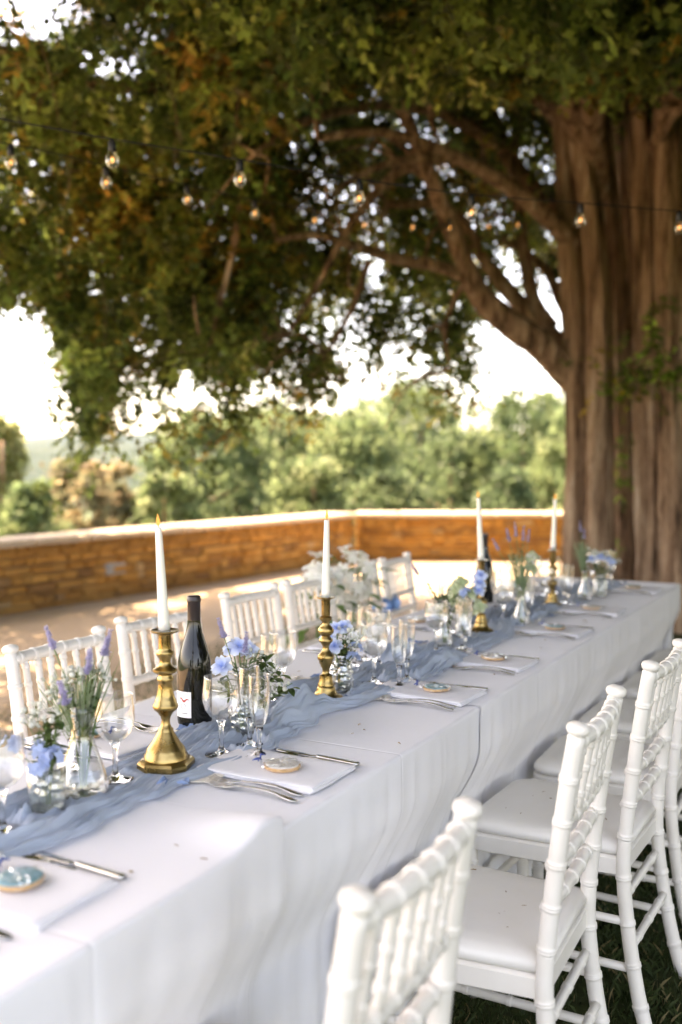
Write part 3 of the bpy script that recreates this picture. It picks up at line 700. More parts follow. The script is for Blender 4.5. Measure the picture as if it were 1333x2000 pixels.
def tablecloth(ya, yb, lift, label, end=False, drop=.69, seed=0, ny=150, tilt=None):
    zt = TZ+lift; out = lift*1.2
    ys = np.linspace(ya, yb, ny); nx = 34; xs = np.linspace(XF, XN, nx); m = MB()
    rs = np.random.default_rng(seed); ph = rs.uniform(0, 6.28, 8)
    top = []
    for y in ys:
        for x in xs:
            top.append((x, y, zt))
    m.grid(top, ny, nx)
    per = [(XN, y, 1, 0) for y in ys]
    if end:
        per = [(XN, y, 1, 0) for y in ys[:-1]] + [(XN, yb, .8, .8)] + [(x, yb, 0, 1) for x in xs[::-1][1:-1]] + [(XF, yb, -.8, .8)] + [(XF, y, -1, 0) for y in ys[::-1][1:]]
        sides = [per]
    else:
        sides = [per, [(XF, y, -1, 0) for y in ys]]
    for si, per in enumerate(sides):
        rows = []; s_acc = 0; prev = None; pts = []
        for (x, y, nx_, ny_) in per:
            if prev: s_acc += math.hypot(x-prev[0], y-prev[1])
            prev = (x, y); pts.append((x, y, nx_, ny_, s_acc))
        rr = .009; nd = 26
        prof = [(rr*math.sin(a), -rr*(1-math.cos(a)), 0) for a in np.linspace(0, math.pi/2, 5)] + [(rr, -rr-(drop-rr)*t, t) for t in np.linspace(0, 1, nd)[1:]]
        G = []
        for (x, y, ax, ay, s) in pts:
            push = 0
            if ax > .5:
                push = .95+.05*math.cos((y-1.1)*9)
            for (o_, z_, t) in prof:
                f = (.5*math.sin(s*16+ph[0]+.7*math.sin(s*3.1+ph[1]))+.4*math.sin(s*29+ph[2]+math.sin(s*7+ph[3]))+.25*math.sin(s*51+ph[4])+.18*math.sin(s*83+ph[5]+t*2)+.9*(1-abs(math.sin(s*7.3+ph[6]+.4*math.sin(s*2.2))))**9-.6*(1-abs(math.sin(s*10.7+ph[7]+.5*math.sin(s*1.7))))**12)
                amp = .002+.0095*t**.8 if t > 0 else 0
                off = o_+out+ (f*amp + .010*t if t > 0 else 0)
                if t > 0: off -= push*.085*float(sstep(.14, .46, t))
                G.append((x+ax*off, y+ay*off, zt+z_))
        G = [(p if (k % len(prof)) else (pts[k//len(prof)][0], pts[k//len(prof)][1], zt)) for k, p in enumerate(G)]
        m.grid(G, len(pts), len(prof))
    o = m.obj('tablecloth', M['linen'], None, merge=.0008)
    return tag(o, label, 'tablecloth')
tablecloth(1.30, 2.52, 0.001, 'narrow middle white tablecloth overlapped by its neighbours on both sides', seed=2, ny=130)
ca = tablecloth(-.40, 1.40, 0.004, 'white tablecloth with rumpled hem over the table end away from the tree', seed=3, ny=200)
tablecloth(2.34, 5.17, 0.004, 'long white tablecloth hanging over the table end beside the tree', end=True, seed=5, ny=300)
TOP = TZ+.0042
# rumpled lifted corner of the near cloth at the seam
for v in ca.data.vertices:
    if v.co.x > -1.08 and v.co.y > 1.02:
        a = sstep(-1.08, XN+.02, np.array(v.co.x))*math.exp(-((v.co.y-1.36)/.07)**2)
        if v.co.z > .735: v.co.z += .026*float(a)
    if v.co.y > 1.12 and v.co.x > XN:
        k = float(sstep(1.12, 1.40, np.array(v.co.y)))*float(sstep(.75, .5, np.array(v.co.z)))
        v.co.x += .012*k*math.sin((v.co.y-1.12)*30)

# ------------------------------------------------------------------ chairs
def ringed(path, r, rings, seg=12, bead=1.12, r_end=None):
    P = [Vector(p) for p in path]; Ls = [0]
    for a, b in zip(P, P[1:]): Ls.append(Ls[-1]+(b-a).length)
    tot = Ls[-1]
    def pt(s):
        s = max(0, min(tot, s))
        for i in range(len(P)-1):
            if s <= Ls[i+1]+1e-9: return P[i].lerp(P[i+1], (s-Ls[i])/max(1e-9, Ls[i+1]-Ls[i]))
        return P[-1]
    S = [(l, 1.0) for l in Ls]
    for q in rings:
        s = q*tot
        S += [(s-.0105, 1.0), (s-.0068, 1.0), (s-.0062, 1.02), (s-.0048, bead), (s-.0012, bead*1.0), (s, bead*.95), (s+.0012, bead), (s+.0048, bead), (s+.0062, 1.02), (s+.0068, 1.0), (s+.0105, 1.0)]
    S = sorted((s, k) for s, k in S if 0 <= s <= tot)
    return [pt(s) for s, _ in S], [(r+((r_end or r)-r)*s/tot)*k for s, k in S]
CH = .90
def make_chair():
    root = empty('chiavari_chair')
    for sy in (-1, 1):
        y = sy*.163
        post = smooth_path([(-.020, y*1.12, 0), (.012, y*1.10, .12), (.040, y*1.06, .28), (.052, y*1.03, .43), (.036, y, .62), (.016, y, .78), (.0, y, CH-.02)], 4)
        pa, ra = ringed(post, .0175, [.10, .21, .32, .44, .55, .64, .73, .82, .91], 12, 1.13, .0165)
        e = pa[-1]; t = (pa[-1]-pa[-2]).normalized()
        fin = [(.0, .0165), (.003, .013), (.006, .0185), (.013, .0215), (.020, .020), (.025, .013), (.027, .003)]
        for h, r in fin[1:]: pa.append(e+t*h); ra.append(r)
        MB().tube(pa, ra, 14).obj('back_post', M['chair'], root)
        pa, ra = ringed([(.425, sy*.185, 0), (.43, sy*.185, .2), (.435, sy*.183, .415)], .0165, [.12, .36, .6, .84], 12)
        MB().tube(pa, ra, 12).obj('front_leg', M['chair'], root)
    def rail(name, z, x, r, n, bow=0.0):
        path = [(x-bow*(1-(2*k/8-1)**2), -.163+.326*k/8, z) for k in range(9)]
        pa, ra = ringed(path, r, [(i+.5)/n for i in range(n)], 10, 1.16); return MB().tube(pa, ra, 10).obj(name, M['chair'], root)
    rail('top_rail', .868, .004, .0155, 6, .014)
    rail('spindle_rail', .712, .031, .0125, 6, .010); rail('lower_rail', .635, .043, .0135, 5, .008); rail('lower_rail', .555, .052, .0135, 5, .006)
    for i in range(6):
        y = -.163+.326*(i+1)/7; b = (1-((i+1)*2/7-1)**2)
        pa, ra = ringed([(.029-.010*b, y, .714), (.006-.014*b, y, .866)], .0088, [.22, .55, .85], 8, 1.2)
        MB().tube(pa, ra, 8).obj('spindle', M['chair'], root)
    # seat frame: trapezoid apron, rounded at the front
    def outline(inset, n=10):
        xb, xf = .05+inset, .455-inset; yb, yf = .172-inset, .200-inset; r = .055
        pts = [(xb, -yb)]
        for k in range(n+1):
            a = -math.pi/2+math.pi/2*k/n; pts.append((xf-r+r*math.cos(a), -yf+r+r*math.sin(a)))
        for k in range(n+1):
            a = math.pi/2*k/n; pts.append((xf-r+r*math.cos(a), yf-r+r*math.sin(a)))
        pts.append((xb, yb)); return pts
    O = outline(0); n = len(O); m = MB()
    zr = [.385, .388, .425, .430]; ins = [.004, 0, 0, .006]; V = []
    for z, i_ in zip(zr, ins):
        for k, (x, y) in enumerate(outline(i_)):
            zz = z
            if z < .40:
                zz = z + .016*max(0, 1-abs(y)/.13)**.5*(1 if x < .1 or x > .42 else 0)
            V.append((x, y, zz))
    F = [(r*n+k, r*n+(k+1) % n, (r+1)*n+(k+1) % n, (r+1)*n+k) for r in range(3) for k in range(n)]
    F += [tuple(reversed(range(n))), tuple(range(3*n, 4*n))]
    sharp(m.add(V, F).obj('seat_frame', M['chair'], root), 40)
    m = MB(); V = []; prof = [(.016, 0), (.004, .003), (-.003, .011), (-.003, .021), (.006, .031), (.028, .0385), (.075, .042), (.13, .0435)]
    for i_, z in prof:
        ol = outline(.0)
        cx, cy_ = .255, 0
        for (x, y) in ol:
            l = math.hypot(x-cx, y-cy_); f = (l-i_-.004)/l; V.append((cx+(x-cx)*f, cy_+(y-cy_)*f, .430+z))
    F = [(r*n+k, r*n+(k+1) % n, (r+1)*n+(k+1) % n, (r+1)*n+k) for r in range(len(prof)-1) for k in range(n)]
    F += [tuple(reversed(range(n))), tuple(range((len(prof)-1)*n, len(prof)*n))]
    m.add(V, F).obj('cushion', M['cushion'], root)
    for z in (.17, .28):
        for sy in (-1, 1):
            pa, ra = ringed([(.02 if z < .2 else .045, sy*.175, z), (.43, sy*.185, z)], .0105, [.25, .5, .75], 8, 1.15)
            MB().tube(pa, ra, 8).obj('stretcher', M['chair'], root)
    for x, z in ((.43, .14), (.43, .25), (.03, .22), (.052, .33)):
        yy = .185 if x > .2 else .176
        pa, ra = ringed([(x, -yy, z), (x, yy, z)], .0105, [.2, .5, .8], 8, 1.15)
        MB().tube(pa, ra, 8).obj('stretcher', M['chair'], root)
    return root
chair0 = make_chair(); used = [False]
def place_chair(x, y, rz, label, group):
    c = chair0 if not used[0] else copy_tree(chair0); used[0] = True
    c.location = (x, y, 0); c.rotation_euler = (0, 0, rz); return tag(c, label, 'chair', group)
ORD = ['first', 'second', 'third', 'fourth', 'fifth', 'sixth', 'seventh', 'eighth', 'ninth']
LX = [-.490, -.470, -.458, -.46, -.47, -.46, -.47]; LR = [0, 1.5, -2, 2, -1, 1.5, 0]
for k, y in enumerate(CHAIRS_L):
    place_chair(LX[k], y, math.pi+R(LR[k]), 'white bamboo style chair on the grass, %s in its row from the tree' % ORD[len(CHAIRS_L)-1-k], 'chairs on the lawn side of the table')
FARPX = [((30, 1262), (188, 1228)), ((255, 1205), (366, 1185)), ((441, 1160), (536, 1141)), ((566, 1134), (638, 1120)), ((662, 1108), (727, 1097)), ((740, 1093), (802, 1079))]
FC = []
for k, (a, b) in enumerate(FARPX):
    A = at_z(*a, CH); B = at_z(*b, CH); mid = (A+B)/2; v = B-A
    rz = math.atan2(v.y, v.x)-math.pi/2
    FC.append((mid, rz)); place_chair(mid.x, mid.y, rz, 'white bamboo style chair on the gravel side, %s in its row from the tree' % ORD[5-k], 'chairs on the gravel side of the table')

# ------------------------------------------------------------------ table things
FOOT = []                                                   # footprints for the runner
ZR = TZ+.0095                                               # things that stand on the runner
def on_table(px, py, r, z=ZR):
    p = at_z(px, py, z); FOOT.append((p.x, p.y, r)); return p

# candlesticks with taper candles
def make_candlestick(h, square, r_base, style):
    root = empty('candlestick'); m = MB(); s = h/.265
    if square:                                              # square foot with clipped corners
        b = r_base; c = b*.45; pl = [(b, -b+c), (b, b-c), (b-c, b), (-b+c, b), (-b, b-c), (-b, -b+c), (-b+c, -b), (b-c, -b)]
        V = []; Z = [(.96, 0), (1, .003), (1, .011), (.93, .016), (.80, .019)]
        for f, z in Z: V += [(x*f, y*f, z) for x, y in pl]
        F = [(r*8+k, r*8+(k+1) % 8, (r+1)*8+(k+1) % 8, (r+1)*8+k) for r in range(4) for k in range(8)] + [tuple(reversed(range(8))), tuple(range(32, 40))]
        sharp(MB().add(V, F).obj('foot', M['brass'], root), 30)
        prof = [(.044, .017), (.0435, .026), (.0400, .031), (.0390, .036), (.0365, .041), (.0300, .049), (.0245, .058), (.0195, .067), (.0160, .074), (.0150, .0755), (.0150, .080), (.0118, .083), (.0090, .090), (.0085, .098), (.0105, .106), (.0155, .114), (.0235, .121), (.0255, .126), (.0245, .131), (.0215, .135), (.0215, .139), (.0190, .143), (.0170, .152), (.0150, .164), (.0138, .176), (.0150, .1785), (.0165, .182), (.0165, .186), (.0140, .189), (.0140, .193), (.0205, .1965), (.0245, .200), (.0245, .204), (.0190, .2075), (.0135, .212), (.0110, .219), (.0120, .226), (.0160, .232), (.0180, .237), (.0175, .241), (.0130, .2445), (.0128, .248), (.0128, .274), (.0140, .277), (.0265, .281), (.0285, .2835), (.0285, .285), (.0140, .2830), (.0110, .2830), (.0110, .262), (.001, .262)]
        s = .965
        prof = [(r, z*s) for r, z in prof]
    else:
        prof = [(.0, .0), (.043, .0), (.044, .004), (.040, .008), (.030, .012), (.027, .018), (.0235, .024), (.024, .028), (.021, .032), (.022, .036), (.0185, .042), (.0165, .056), (.0165, .060), (.010, .064), (.0085, .070), (.010, .078), (.0145, .084), (.0145, .088), (.018, .092), (.018, .097), (.021, .101), (.022, .107), (.0205, .112), (.0140, .118), (.0085, .126), (.0085, .134), (.0120, .141), (.0175, .147), (.0180, .151), (.0125, .157), (.011, .160), (.0195, .168), (.0210, .176), (.0165, .183), (.0095, .190), (.0095, .196), (.0155, .203), (.0160, .208), (.0105, .212), (.0115, .215), (.0115, .250), (.0125, .253), (.0235, .257), (.0238, .2595), (.0130, .2595), (.0105, .2595), (.0105, .236), (.001, .236)]
        prof = [(r, z*s) for r, z in prof]
    sharp(m.lathe(prof, 32).obj('stem', M['brass'], root), 50)
    return root
def make_candle(h, lean=(0, 0)):
    root = empty('taper_candle')
    prof = [(.0, 0), (.0102, 0), (.0106, .020), (.0118, .024)] + [(.0119-.0055*t, .012+(h-.014)*t) for t in np.linspace(0.05, 1, 10)] + [(.0055, h-.0005), (.0040, h-.003), (.0, h-.004)]
    MB().lathe(prof, 20).obj('wax_body', M['wax'], root)
    MB().tube([(0, 0, h-.005), (.0006, 0, h+.004)], .0008, 6).obj('wick', M['wick'], root)
    f = [(0, 0), (.0026, .002), (.0040, .006), (.0040, .009), (.0030, .014), (.0016, .019), (.0003, .024)]
    MB().lathe([(r, h+.002+z) for r, z in f], 12).obj('flame', M['flame'], root)
    return root
CS = [((325, 1497), .284, True, .051, .228, 'tall brass candlestick with square foot beside the wine bottle with white label', 'ivory taper candle by the wine bottle with white label', (-.045, .02), R(20)),
      ((637, 1364), .268, False, .042, .222, 'brass candlestick with round ringed foot beside the square cut glass bottle', 'ivory taper candle above the square cut glass bottle', (.012, .0), 0),
      ((940, 1232), .262, False, .042, .245, 'brass candlestick in front of the plain dark wine bottle', 'ivory taper candle in front of the plain dark wine bottle', (-.055, 0), 0),
      ((1079, 1183), .240, False, .042, .235, 'brass candlestick closest to the big tree', 'ivory taper candle closest to the big tree', (.03, 0), 0)]
for (bp, h, sq, rb, ch, l1, l2, lean, rz) in CS:
    p = on_table(*bp, .062 if sq else .060)
    c = make_candlestick(h, sq, rb, 0); c.location = p; c.rotation_euler = (0, 0, rz); tag(c, l1, 'candlestick', 'brass candlesticks')
    k = make_candle(ch); k.location = p+Vector((0, 0, h*.262*.965/.284 if sq else h*.236/.265)); tag(k, l2, 'candle', 'taper candles')
    # lean along the camera's right axis
    q = Matrix.Rotation(lean[0], 4, W(0, 1)) @ Matrix.Rotation(lean[1], 4, W(1, 0)); k.rotation_euler = q.to_euler()

# wine bottles
def make_bottle(label_on=True):
    root = empty('wine_bottle')
    prof = [(0, 0), (.036, 0), (.0395, .004), (.0402, .012), (.0405, .100), (.0400, .125), (.0375, .150), (.0325, .172), (.0255, .194), (.0195, .213), (.0160, .230), (.0148, .245), (.0144, .270)]
    MB().lathe(prof, 40).obj('glass_body', M['bottle'], root)
    MB().lathe([(.0151, .238), (.0151, .283), (.0158, .284), (.0165, .286), (.0165, .291), (.0158, .2925), (.0155, .297), (.0145, .2985), (0, .2985)], 28).obj('capsule', M['foil'], root)
    if label_on:
        A0, A1 = R(-152), R(-84)
        V = [(.0412*math.cos(a), .0412*math.sin(a), z) for a in np.linspace(A0, A1, 14) for z in (.022, .082)]
        lab = MB().grid(V, 14, 2).obj('paper_label', M['paper'], root)
        def mark(a0, a1, z0, z1, mat, nm):
            V = [(.0416*math.cos(a), .0416*math.sin(a), z) for a in np.linspace(a0, a1, 6) for z in (z0, z1)]
            MB().grid(V, 6, 2).obj(nm, mat, lab)
        # red flourish and small printed lines
        sw = []
        for k in range(14):
            t = k/13; a = R(-128)+t*R(36); z = .064+.003*math.sin(t*9)-.002*t; th = .0022*math.sin(math.pi*t)+.0004
            sw += [(.0416*math.cos(a), .0416*math.sin(a), z-th), (.0416*math.cos(a), .0416*math.sin(a), z+th)]
        MB().grid(sw, 14, 2).obj('red_flourish', M['red_ink'], lab)
        for k in range(9): mark(R(-120+k*2.6), R(-120+k*2.6+1.7), .031, .0334, M['ink'], 'print')
        cu = []
        for k in range(16):
            t = k/15; a = R(-112)+R(9)*math.cos(t*5.5); z = .048+.006*math.sin(t*5.5)
            cu.append((.0416*math.cos(a), .0416*math.sin(a), z))
        MB().tube(cu, .0004, 4).obj('emblem', M['ink'], lab)
    return root
b = make_bottle(True); b.location = on_table(381, 1412, .043); b.rotation_euler = (0, 0, R(20)); tag(b, 'dark wine bottle with white paper label beside the tall candlestick', 'wine bottle')
b = make_bottle(False); p = at_d(947, 1043, 4.25); b.location = (p.x, p.y, ZR); FOOT.append((p.x, p.y, .043)); tag(b, 'dark wine bottle without visible label behind a candlestick', 'wine bottle')

# glasses
def make_wine():
    root = empty('wine_glass')
    bowl = [(.004, .072), (.012, .075), (.024, .083), (.033, .096), (.0375, .112), (.0385, .124), (.0372, .142), (.0350, .162), (.0347, .1655), (.0338, .1655), (.0340, .162), (.0362, .142), (.0375, .124), (.0365, .112), (.032, .0975), (.0232, .085), (.012, .0785), (.0, .077)]
    MB().lathe(bowl, 36).obj('bowl', M['glass'], root)
    MB().lathe([(0, .0005), (.0330, .0005), (.0345, .0012), (.0340, .0022), (.020, .0042), (.0085, .0085), (.0052, .018), (.0046, .038), (.0052, .058), (.0075, .068), (.011, .0735), (.0, .0745)], 28).obj('stem', M['stemglass'], root)
    return root
def make_flute():
    root = empty('champagne_flute')
    bowl = [(.003, .058), (.009, .062), (.015, .074), (.0195, .092), (.0222, .115), (.0228, .140), (.0220, .168), (.0219, .171), (.0210, .171), (.0212, .168), (.0220, .140), (.0214, .115), (.0187, .093), (.0143, .076), (.009, .067), (0, .066)]
    MB().lathe(bowl, 30).obj('bowl', M['glass'], root)
    MB().lathe([(0, .0005), (.0275, .0005), (.0290, .0012), (.0285, .002), (.016, .004), (.007, .009), (.0045, .018), (.0042, .032), (.0052, .046), (.0085, .0595), (.0, .0605)], 26).obj('stem', M['stemglass'], root)
    return root
proto = {'wine': make_wine(), 'flute': make_flute()}; pu = {'wine': False, 'flute': False}
def place_glass(kind, p, label):
    o = proto[kind] if not pu[kind] else copy_tree(proto[kind]); pu[kind] = True
    o.location = p; o.rotation_euler = (0, 0, random.uniform(0, 6)); FOOT.append((p[0], p[1], .035 if kind == 'wine' else .03))
    return tag(o, label, 'wine glass' if kind == 'wine' else 'champagne flute', 'stemmed glasses along the table')
PL = [1.00, 1.65, 2.40, 2.86, 3.50, 4.04, 4.80]              # lawn-side places
PF = [1.05, 1.64, 2.26, 2.85, 3.40, 3.95, 4.50]              # gravel-side places
def pl_name(k, side): return '%s %s-side place from the tree' % (ORD[6-k], side)
def gp(px, py): return at_z(px, py, ZR)
EXPL = [('wine', gp(433, 1474), 'lawn', 1, 'wide'), ('flute', gp(507, 1476), 'lawn', 1, 'front'), ('flute', gp(488, 1455), 'lawn', 1, 'rear'),
        ('wine', gp(731, 1334), 'lawn', 2, ''), ('flute', gp(780, 1342), 'lawn', 2, 'front'), ('flute', gp(795, 1328), 'lawn', 2, 'rear'),
        ('wine', gp(6, 1625), 'gravel', 0, ''), ('wine', gp(226, 1523), 'gravel', 1, ''), ('flute', gp(140, 1500), 'gravel', 1, ''),
        ('wine', gp(553, 1356), 'gravel', 2, ''), ('flute', gp(527, 1368), 'gravel', 2, ''),
        ('wine', gp(740, 1300), 'gravel', 3, ''), ('flute', gp(692, 1302), 'gravel', 3, 'front'), ('flute', gp(713, 1290), 'gravel', 3, 'rear')]
for kind, p, side, k, which in EXPL:
    nm = 'clear wine glass' if kind == 'wine' else 'clear champagne flute'
    place_glass(kind, p, ('%s%s at the %s' % ((which+' ') if which and kind == 'flute' else '', nm, pl_name(k, side))))
for k in (3, 4, 5, 6):
    y = PL[k]
    place_glass('wine', (-1.235, y+.05, ZR), 'clear wine glass at the '+pl_name(k, 'lawn'))
    place_glass('flute', (-1.150, y+.085, ZR), 'front clear champagne flute at the '+pl_name(k, 'lawn'))
    place_glass('flute', (-1.185, y+.145, ZR), 'rear clear champagne flute at the '+pl_name(k, 'lawn'))
for k in (4, 5, 6):
    y = PF[k]
    place_glass('wine', (-1.335, y-.12, ZR), 'clear wine glass at the '+pl_name(k, 'gravel'))
    place_glass('flute', (-1.39, y-.05, ZR), 'front clear champagne flute at the '+pl_name(k, 'gravel'))
    place_glass('flute', (-1.31, y-.03, ZR), 'rear clear champagne flute at the '+pl_name(k, 'gravel'))

# cutlery: built along +x from the handle end
def blade_strip(xs, ws, zs, th):
    m = MB(); V = []
    for x, w_, z in zip(xs, ws, zs): V += [(x, -w_, z), (x, -w_*.6, z+th), (x, w_*.6, z+th), (x, w_, z), (x, w_*.6, z-th*.0), (x, -w_*.6, z-th*.0)]
    n = len(xs); F = []
    for i in range(n-1):
        for k in range(6): F.append((i*6+k, (i+1)*6+k, (i+1)*6+(k+1) % 6, i*6+(k+1) % 6))
    F += [tuple(range(6)), tuple(reversed(range((n-1)*6, n*6)))]
    return m.add(V, F)
def fork_mesh():
    xs = np.linspace(0, .132, 18); t = xs/.132
    ws = .0052+.0038*np.exp(-((t-.12)/.16)**2)-.0022*sstep(.5, .95, t); ws[0] = .004
    zs = .0015+.010*np.sin(np.clip(t, 0, 1)*math.pi*.98)**1.5*.6+.006*t
    m = blade_strip(xs, ws, zs, .0022)
    xh = np.linspace(.130, .160, 7); th = (xh-.13)/.03
    m2 = blade_strip(xh, .0032+.0088*sstep(0, .75, th), .0075-.0045*th, .0018); m.add(m2.v, m2.f)
    for k in range(4):
        y = -.0090+.006*k; xt = np.linspace(.158, .200, 6); tt = (xt-.158)/.042
        m3 = blade_strip(xt, .0019-.0009*tt, .003-.0015*np.sin(tt*math.pi)+.004*tt**2, .0016)
        m.add([(x, yy+y, z) for x, yy, z in m3.v], m3.f)
    return m.mesh('dinner_fork', M['steel'])
def knife_mesh():
    xs = np.linspace(0, .100, 12); t = xs/.1
    m = blade_strip(xs, .0055+.003*(1-t)**1.0, np.full(12, .0008), .006)
    xb = np.linspace(.100, .212, 14); tb_ = (xb-.1)/.112
    m2 = blade_strip(xb, np.maximum(.0012, (.0068+.0035*np.sin(tb_*2.2))*np.sqrt(np.clip(1-tb_**7, 0, 1))), np.full(14, .0025), .0016); m.add(m2.v, m2.f)
    return m.mesh('table_knife', M['steel'])
def spoon_mesh():
    xs = np.linspace(0, .115, 16); t = xs/.115
    ws = .0050+.0035*np.exp(-((t-.12)/.16)**2)-.0024*sstep(.5, .98, t)
    m = blade_strip(xs, ws, .0012+.0075*np.sin(t*math.pi*.8), .002)
    V = []; n = 18; rings = [0, .35, .7, 1.0]
    for q in rings:
        for k in range(n):
            a = 2*math.pi*k/n; V.append((.140+.028*q*math.cos(a), .0185*q*math.sin(a)*(1-.12*math.cos(a)), .0012+.0062*q*q))
    F = [(r*n+k, r*n+(k+1) % n, (r+1)*n+(k+1) % n, (r+1)*n+k) for r in range(3) for k in range(n)]
    m.add(V, F); return m.mesh('dessert_spoon', M['steel'])
FORK, KNIFE, SPOON = fork_mesh(), knife_mesh(), spoon_mesh()
def napkin_mesh(seed):
    r = random.Random(seed); m = MB(); L, Wd = .27, .165
    for lay in range(3):
        ins = [0, .0035, .0015][lay]; dz = lay*.0036; nx, ny = 20, 12; ph = r.uniform(0, 6); dx = [0, -.002, .001][lay]; V = []
        rows = [(ins, 0), (ins-.0009, .0009), (ins-.0009, .0026), (ins+.0006, .0035)]
        us = np.linspace(0, 1, nx); vs_ = np.linspace(0, 1, ny)
        per = [(u, 0) for u in us] + [(1, v) for v in vs_[1:]] + [(u, 1) for u in us[::-1][1:]] + [(0, v) for v in vs_[::-1][1:-1]]; n = len(per)
        def P(u, v, i_, z): return (-L/2+i_+u*(L-2*i_)+dx+.0022*math.sin(v*6+ph), -Wd/2+i_+v*(Wd-2*i_)+.0028*math.sin(u*6+ph), z)
        for i_, z in rows: V += [P(u, v, i_, dz+z) for u, v in per]
        F = [(q*n+k, q*n+(k+1) % n, (q+1)*n+(k+1) % n, (q+1)*n+k) for q in range(len(rows)-1) for k in range(n)]
        m.add(V, F)
        top = [P(u, v, ins+.0006, dz+.0035+(.0016*math.sin(u*8+ph)*math.sin(v*math.pi)*math.sin(u*math.pi) if lay == 2 else 0)) for u in us for v in vs_]
        m.grid(top, nx, ny)
    me = m.mesh('napkin', M['napkin'], merge=.00005); me.set_sharp_from_angle(angle=R(50)); return me
NAPS = [napkin_mesh(i) for i in range(4)]
def cookie_thing(p, blue, label, rz):
    root = empty('iced_biscuit', p, rz, label, 'biscuit', 'wrapped biscuits on the napkins')
    wob = lambda a, z: 1+.012*math.sin(5*a)+.008*math.sin(9*a+1)
    MB().lathe([(0, 0), (.033, 0), (.0355, .0018), (.0360, .0045), (.0345, .007), (.0, .007)], 36, wob=wob).obj('biscuit_base', M['biscuit'], root)
    MB().lathe([(.0325, .0068), (.0335, .0080), (.0315, .0094), (.024, .0102), (.010, .0100), (0, .0102)], 36, wob=wob).obj('icing', M['ice_blue' if blue else 'ice_white'], root)
    # clear wrapper with a gathered neck towards the runner
    r = np.random.default_rng(int(abs(p[1])*1000)); V = []; n = 28
    for q, h in ((1.06, .001), (1.09, .005), (1.04, .0095), (.8, .0120), (.4, .0118), (.02, .012)):
        for k in range(n):
            a = 2*math.pi*k/n; rr = .036*q*(1+.05*r.normal()) ; V.append((rr*math.cos(a), rr*math.sin(a), h+.0012*r.normal()*(q < 1.05)))
    F = [(i*n+k, i*n+(k+1) % n, (i+1)*n+(k+1) % n, (i+1)*n+k) for i in range(5) for k in range(n)]
    m = MB().add(V, F)
    V = []; nn = 9
    for i, (x, wd, h) in enumerate(((.036, .022, .008), (.046, .010, .009), (.053, .005, .009), (.060, .014, .014), (.070, .024, .018), (.080, .030, .016))):
        for j in range(nn):
            t = j/(nn-1)*2-1; V.append((x+.004*r.normal()*(i > 3), t*wd, h+.006*math.sin(j*2.1+i)*(wd/.03)+.003*r.normal()*(i > 2)))
    m.grid(V, 6, nn); m.obj('cellophane_wrapper', M['wrap'], root, smooth=False)
    b = MB().tube([(.053, -.006, .006), (.0525, 0, .013), (.053, .006, .007)], .0016, 6)
    b.tube([(.053, .002, .012), (.050, .014, .015), (.056, .022, .013)], [.002, .0026, .001], 6); b.tube([(.053, -.002, .012), (.058, -.012, .016), (.052, -.02, .013)], [.002, .0026, .001], 6)
    b.obj('twist_tie', M['tie'], root); return root
def card_thing(p, rz, label):
    root = empty('name_card', p, rz, label, 'card', 'cards beside the napkins')
    m = MB().box((-.045, -.0275, 0), (.045, .0275, .0009)); c = m.obj('card_sheet', M['cream'], root, smooth=False)
    r = random.Random(int(p[1]*997))
    for ln in range(2):                                    # small illegible pen strokes
        x = -.016-.004*ln; pts = []
        for k in range(16 if ln == 0 else 12): pts.append((x+k*.0022, .004-.009*ln+r.uniform(-.0014, .0016), .0012))
        MB().tube(pts, .0003, 4, cap=False).obj('pen_stroke', M['ink'], c)
    return root
def ribbon_thing(p, rz, label, seed):
    r = random.Random(seed); m = MB(); nu, nv = 22, 7; V = []
    ph = [r.uniform(0, 6) for _ in range(6)]
    for i in range(nu):
        u = i/(nu-1)
        for j in range(nv):
            v = j/(nv-1)-.5; wd = .038*(1-.62*math.exp(-((u-.5)/.13)**2))
            x = (u-.5)*.085+.006*math.sin(v*8+ph[0]+u*7); y = v*wd+.010*math.sin(u*6+ph[1])
            z = .003+.009*abs(math.sin(u*7+ph[2]+v*3))*(.5+.5*math.sin(v*9+ph[3]+u*5))+.010*math.exp(-((u-.5)/.10)**2)
            V.append((x, y, z))
    m.grid(V, nu, nv); o = m.obj('ribbon_scrap', M['ribbon'], None, loc=p, rot=(0, 0, rz)); return tag(o, label, 'ribbon', 'torn blue ribbons beside the cards')
